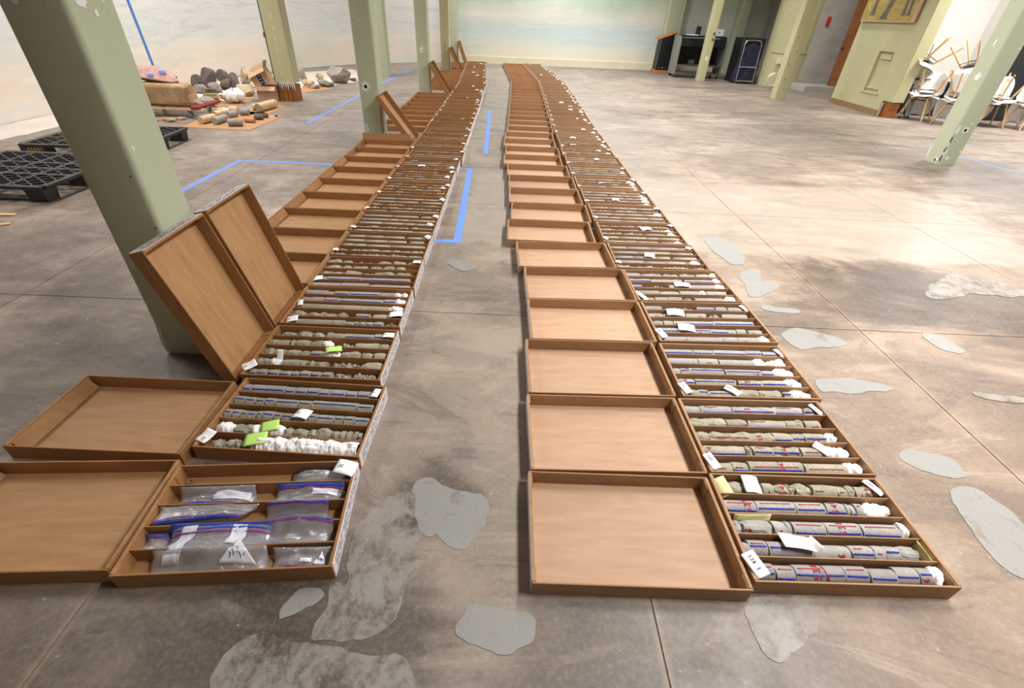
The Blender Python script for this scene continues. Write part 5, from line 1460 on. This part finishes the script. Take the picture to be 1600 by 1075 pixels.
tag(MB().cbox(-.09, .09, -.1, .1, 0, .12, .01).box(-.03, .03, -.1012, -.1, .03, .09).obj('grey_device', M_STEEL, None, (5.28, 16.38, .336)), 'small grey device on the lower shelf of the grey cart', 'device')
t = thing('white_box', 'small white box with round dot on the grey cart top', 'box', (5.92, 16.42, 1.061)); MB().cbox(-.13, .13, -.08, .08, 0, .17, .008).obj('box_body', M_WSHELL, t); MB().tube((0, -.0815, .09), (0, -.08, .09), .022, n=12).obj('round_dot', M_STEEL, t)
t = thing('small_speaker', 'small black speaker standing on the grey cart behind column', 'speaker', (5.33, 16.45, 1.061)); MB().cbox(-.06, .06, -.05, .05, 0, .22, .008).obj('cabinet_body', M_BLACK, t); MB().tube((0, -.053, .08), (0, -.05, .08), .04, n=14).obj('cone', M_RUBBER, t)
t = thing('black_cabinet', 'tall black cabinet between grey cart and round pillar', 'cabinet', (6.52, 15.5, 0))
MB().cbox(-.30, .33, -.27, .3, 0, 1.08, .006).obj('cabinet_body', M_BLACK, t); MB().box(-.292, -.275, -.278, -.27, .02, 1.07).obj('metal_edge', M_STEEL, t); MB().box(-.27, .32, -.276, -.27, .05, .55).obj('lower_door', M_BLACK, t); MB().box(-.27, .32, -.276, -.27, .56, 1.04).obj('upper_door', M_BLACK, t)
t = thing('hand_truck', 'chrome hand truck leaning on the black cabinet', 'hand truck', (6.50, 15.06, 0))
m = MB()
for s in (-1, 1): m.path([(s*.24, 0, .02), (s*.235, .06, .5), (s*.23, .11, .94), (s*.19, .12, 1.02)], .014, 8)
m.path([(-.19, .12, 1.02), (0, .122, 1.035), (.19, .12, 1.02)], .014, 8); m.obj('tube_frame', M_CHROME, t)
for z in (.06, .40): MB().tube((-.235, .01+.11*z, z), (.235, .01+.11*z, z), .02, n=10).obj('crossbar', M_CHROME, t)
MB().box(-.22, .22, -.16, .0, .002, .012).obj('toe_plate', M_STEEL, t)
for s in (-1, 1): MB().tube((s*.27, .02, .07), (s*.30, .02, .07), .068, n=16).obj('wheel', M_RUBBER, t)
m = MB(); grid = []
for i in range(14):
    row = []
    for j in range(12):
        u = i/13; v = j/11
        row.append((-.28+.55*u+.05*noise.noise(Vector((u*3, v*3, 1)))-.12*(1-v)*(1-u), .105+.012*math.sin(u*16+v*3)+.02*noise.noise(Vector((u*5, v*4, 3)))-.02+.03*v-.03*(1-v), .03+.93*v-.18*v*(u-.5)**2*4))
    grid.append(row)
m.sheet(grid, .02)
tag(m.obj('navy_cover', M_NAVY, None, (6.52, 15.055, .0)), 'dark navy cloth cover hanging behind the hand truck rails', 'cover')

# ------------------------------------------------------------------ right: chairs, light stands, black boards
def shell_grid():
    prof = [(.215, .405), (.20, .428), (.16, .432), (.08, .42), (0, .412), (-.08, .415), (-.14, .435), (-.185, .48), (-.21, .54), (-.225, .61), (-.24, .68), (-.255, .74), (-.268, .785)]
    wid = [.17, .20, .215, .222, .226, .23, .232, .228, .222, .214, .20, .17, .10]
    g_ = []
    for i in range(13):
        u = i/6-1; row = []
        for (y, z), w_ in zip(prof, wid):
            k = abs(u)**2.2; b = min(1, max(0, (z-.43)/.15))
            row.append((u*w_, y+.075*k*b, z+.035*k*(1-b)+.02*k*b))
        g_.append(row)
    return g_
def shell_tilt_only(): pass
SH = MB().sheet([r[::-1] for r in shell_grid()], .009).mesh('shell', M_WSHELL)
LEGS = [MB().tube((sx*.115, sy*.10+.01, .395), (sx*.215, sy*.20+.0, .002), .015, .011, 10).mesh('leg', M_BEECH) for sx in (-1, 1) for sy in (-1, 1)]
STR = MB().path([(-.13, -.12, .34), (.13, .14, .34)], .006).path([(.13, -.12, .335), (-.13, .14, .335)], .006).box(-.12, .12, -.11, .13, .385, .398).mesh('strut', M_BLACKP)
def chair(loc, rot, label):
    t = thing('shell_chair', label, 'chair', loc, rot, 'white shell chairs at the right wall')
    link('shell', SH, t)
    for l in LEGS: link('leg', l, t)
    link('strut_frame', STR, t)
SEATUP = .85   # an upside-down chair set seat to seat
chair((7.78, 10.02, 0), (0, 0, 2.2), 'white shell chair standing behind the right chipped column, nearer the light stands')
chair((8.10, 9.58, 0), (0, 0, 2.4), 'white shell chair standing next to the column, front of its stack')
chair((7.80, 10.0, SEATUP), (PI, 0, -.6), 'white shell chair upside down on the chair by light stands')
chair((8.10, 9.60, SEATUP), (PI, 0, -.3), 'white shell chair upside down on the front stacked chair')
chair((7.72, 10.0, 1.34), (PI-.35, .35, -1.6), 'topmost white shell chair, bowl towards the light stands')
chair((7.98, 9.78, 1.32), (PI-.3, .30, 1.9), 'topmost white shell chair with back pointing to the column')
chair((8.84, 9.62, 0), (0, 0, 2.9), 'white shell chair standing right of the chipped column')
chair((9.34, 9.44, 0), (0, 0, 3.3), 'white shell chair standing at the right frame edge')
chair((8.84, 9.62, SEATUP), (PI, 0, .2), 'white shell chair upside down right of the chipped column')
chair((9.34, 9.44, SEATUP), (PI, 0, -.2), 'white shell chair upside down at the right frame edge')
t = thing('light_stand', 'bundle of chrome tripod stands leaning beside the broken post', 'tripod', (7.70, 10.15, 0))
for k, (x, y) in enumerate(((-.09, -.03), (-.01, -.06), (.03, .02), (.08, -.03), (.10, .04))): MB().tube((x, y, .01), (.04+.012*k, .16+.01*k, .86+.05*k), .011, .011, 8).obj('leg', M_CHROME, t)
for k, (x, y) in enumerate(((-.09, -.03), (-.01, -.06), (.03, .02), (.08, -.03), (.10, .04))): MB().tube((x, y, .0005), (x+.003, y+.004, .03), .016, .013, 8).obj('rubber_foot', M_BLACKP, t)
MB().cbox(.0, .16, .08, .18, .64, .68, .006).box(.10, .22, .06, .075, .66, .675).obj('clamp', M_BLACKP, t); MB().cbox(.01, .14, .04, .12, .36, .39, .006).obj('clamp', M_BLACKP, t)
MB().tube((.06, .18, .8), (.085, .24, 1.22), .012, n=8).obj('centre_pole', M_CHROME, t)
tag(MB().cbox(-.3, .3, -.25, .25, 0, .62, .02).box(-.28, .28, -.256, -.25, .5, .52).box(-.28, .28, -.256, -.25, .2, .22).obj('equipment_case', M_BLACK, None, (8.3, 10.75, 0)), 'black equipment case behind the stacked white chairs', 'case')
for k, (x0, x1) in enumerate(((7.42, 7.52), (7.54, 7.64))): tag(MB().box(x0, x1, 10.40, 10.44, 0, .62).obj('display_board', M_BLACK), ('narrow black panel standing behind the broken post, left one', 'narrow black panel standing behind light stands, right one')[k], 'panel')
t = thing('black_board', 'large black board with latch standing behind the right chairs', 'board', (9.35, 10.25, 0))
MB().cbox(-.55, .5, 0, .035, 0, 1.27, .004).obj('board_panel', M_BLACK, t); m = MB(); m.tube((-.28, -.03, .98), (-.28, .0, .98), .03, n=12).box(-.27, -.12, -.028, -.006, .99, 1.015); m.obj('latch', M_BLACKP, t)
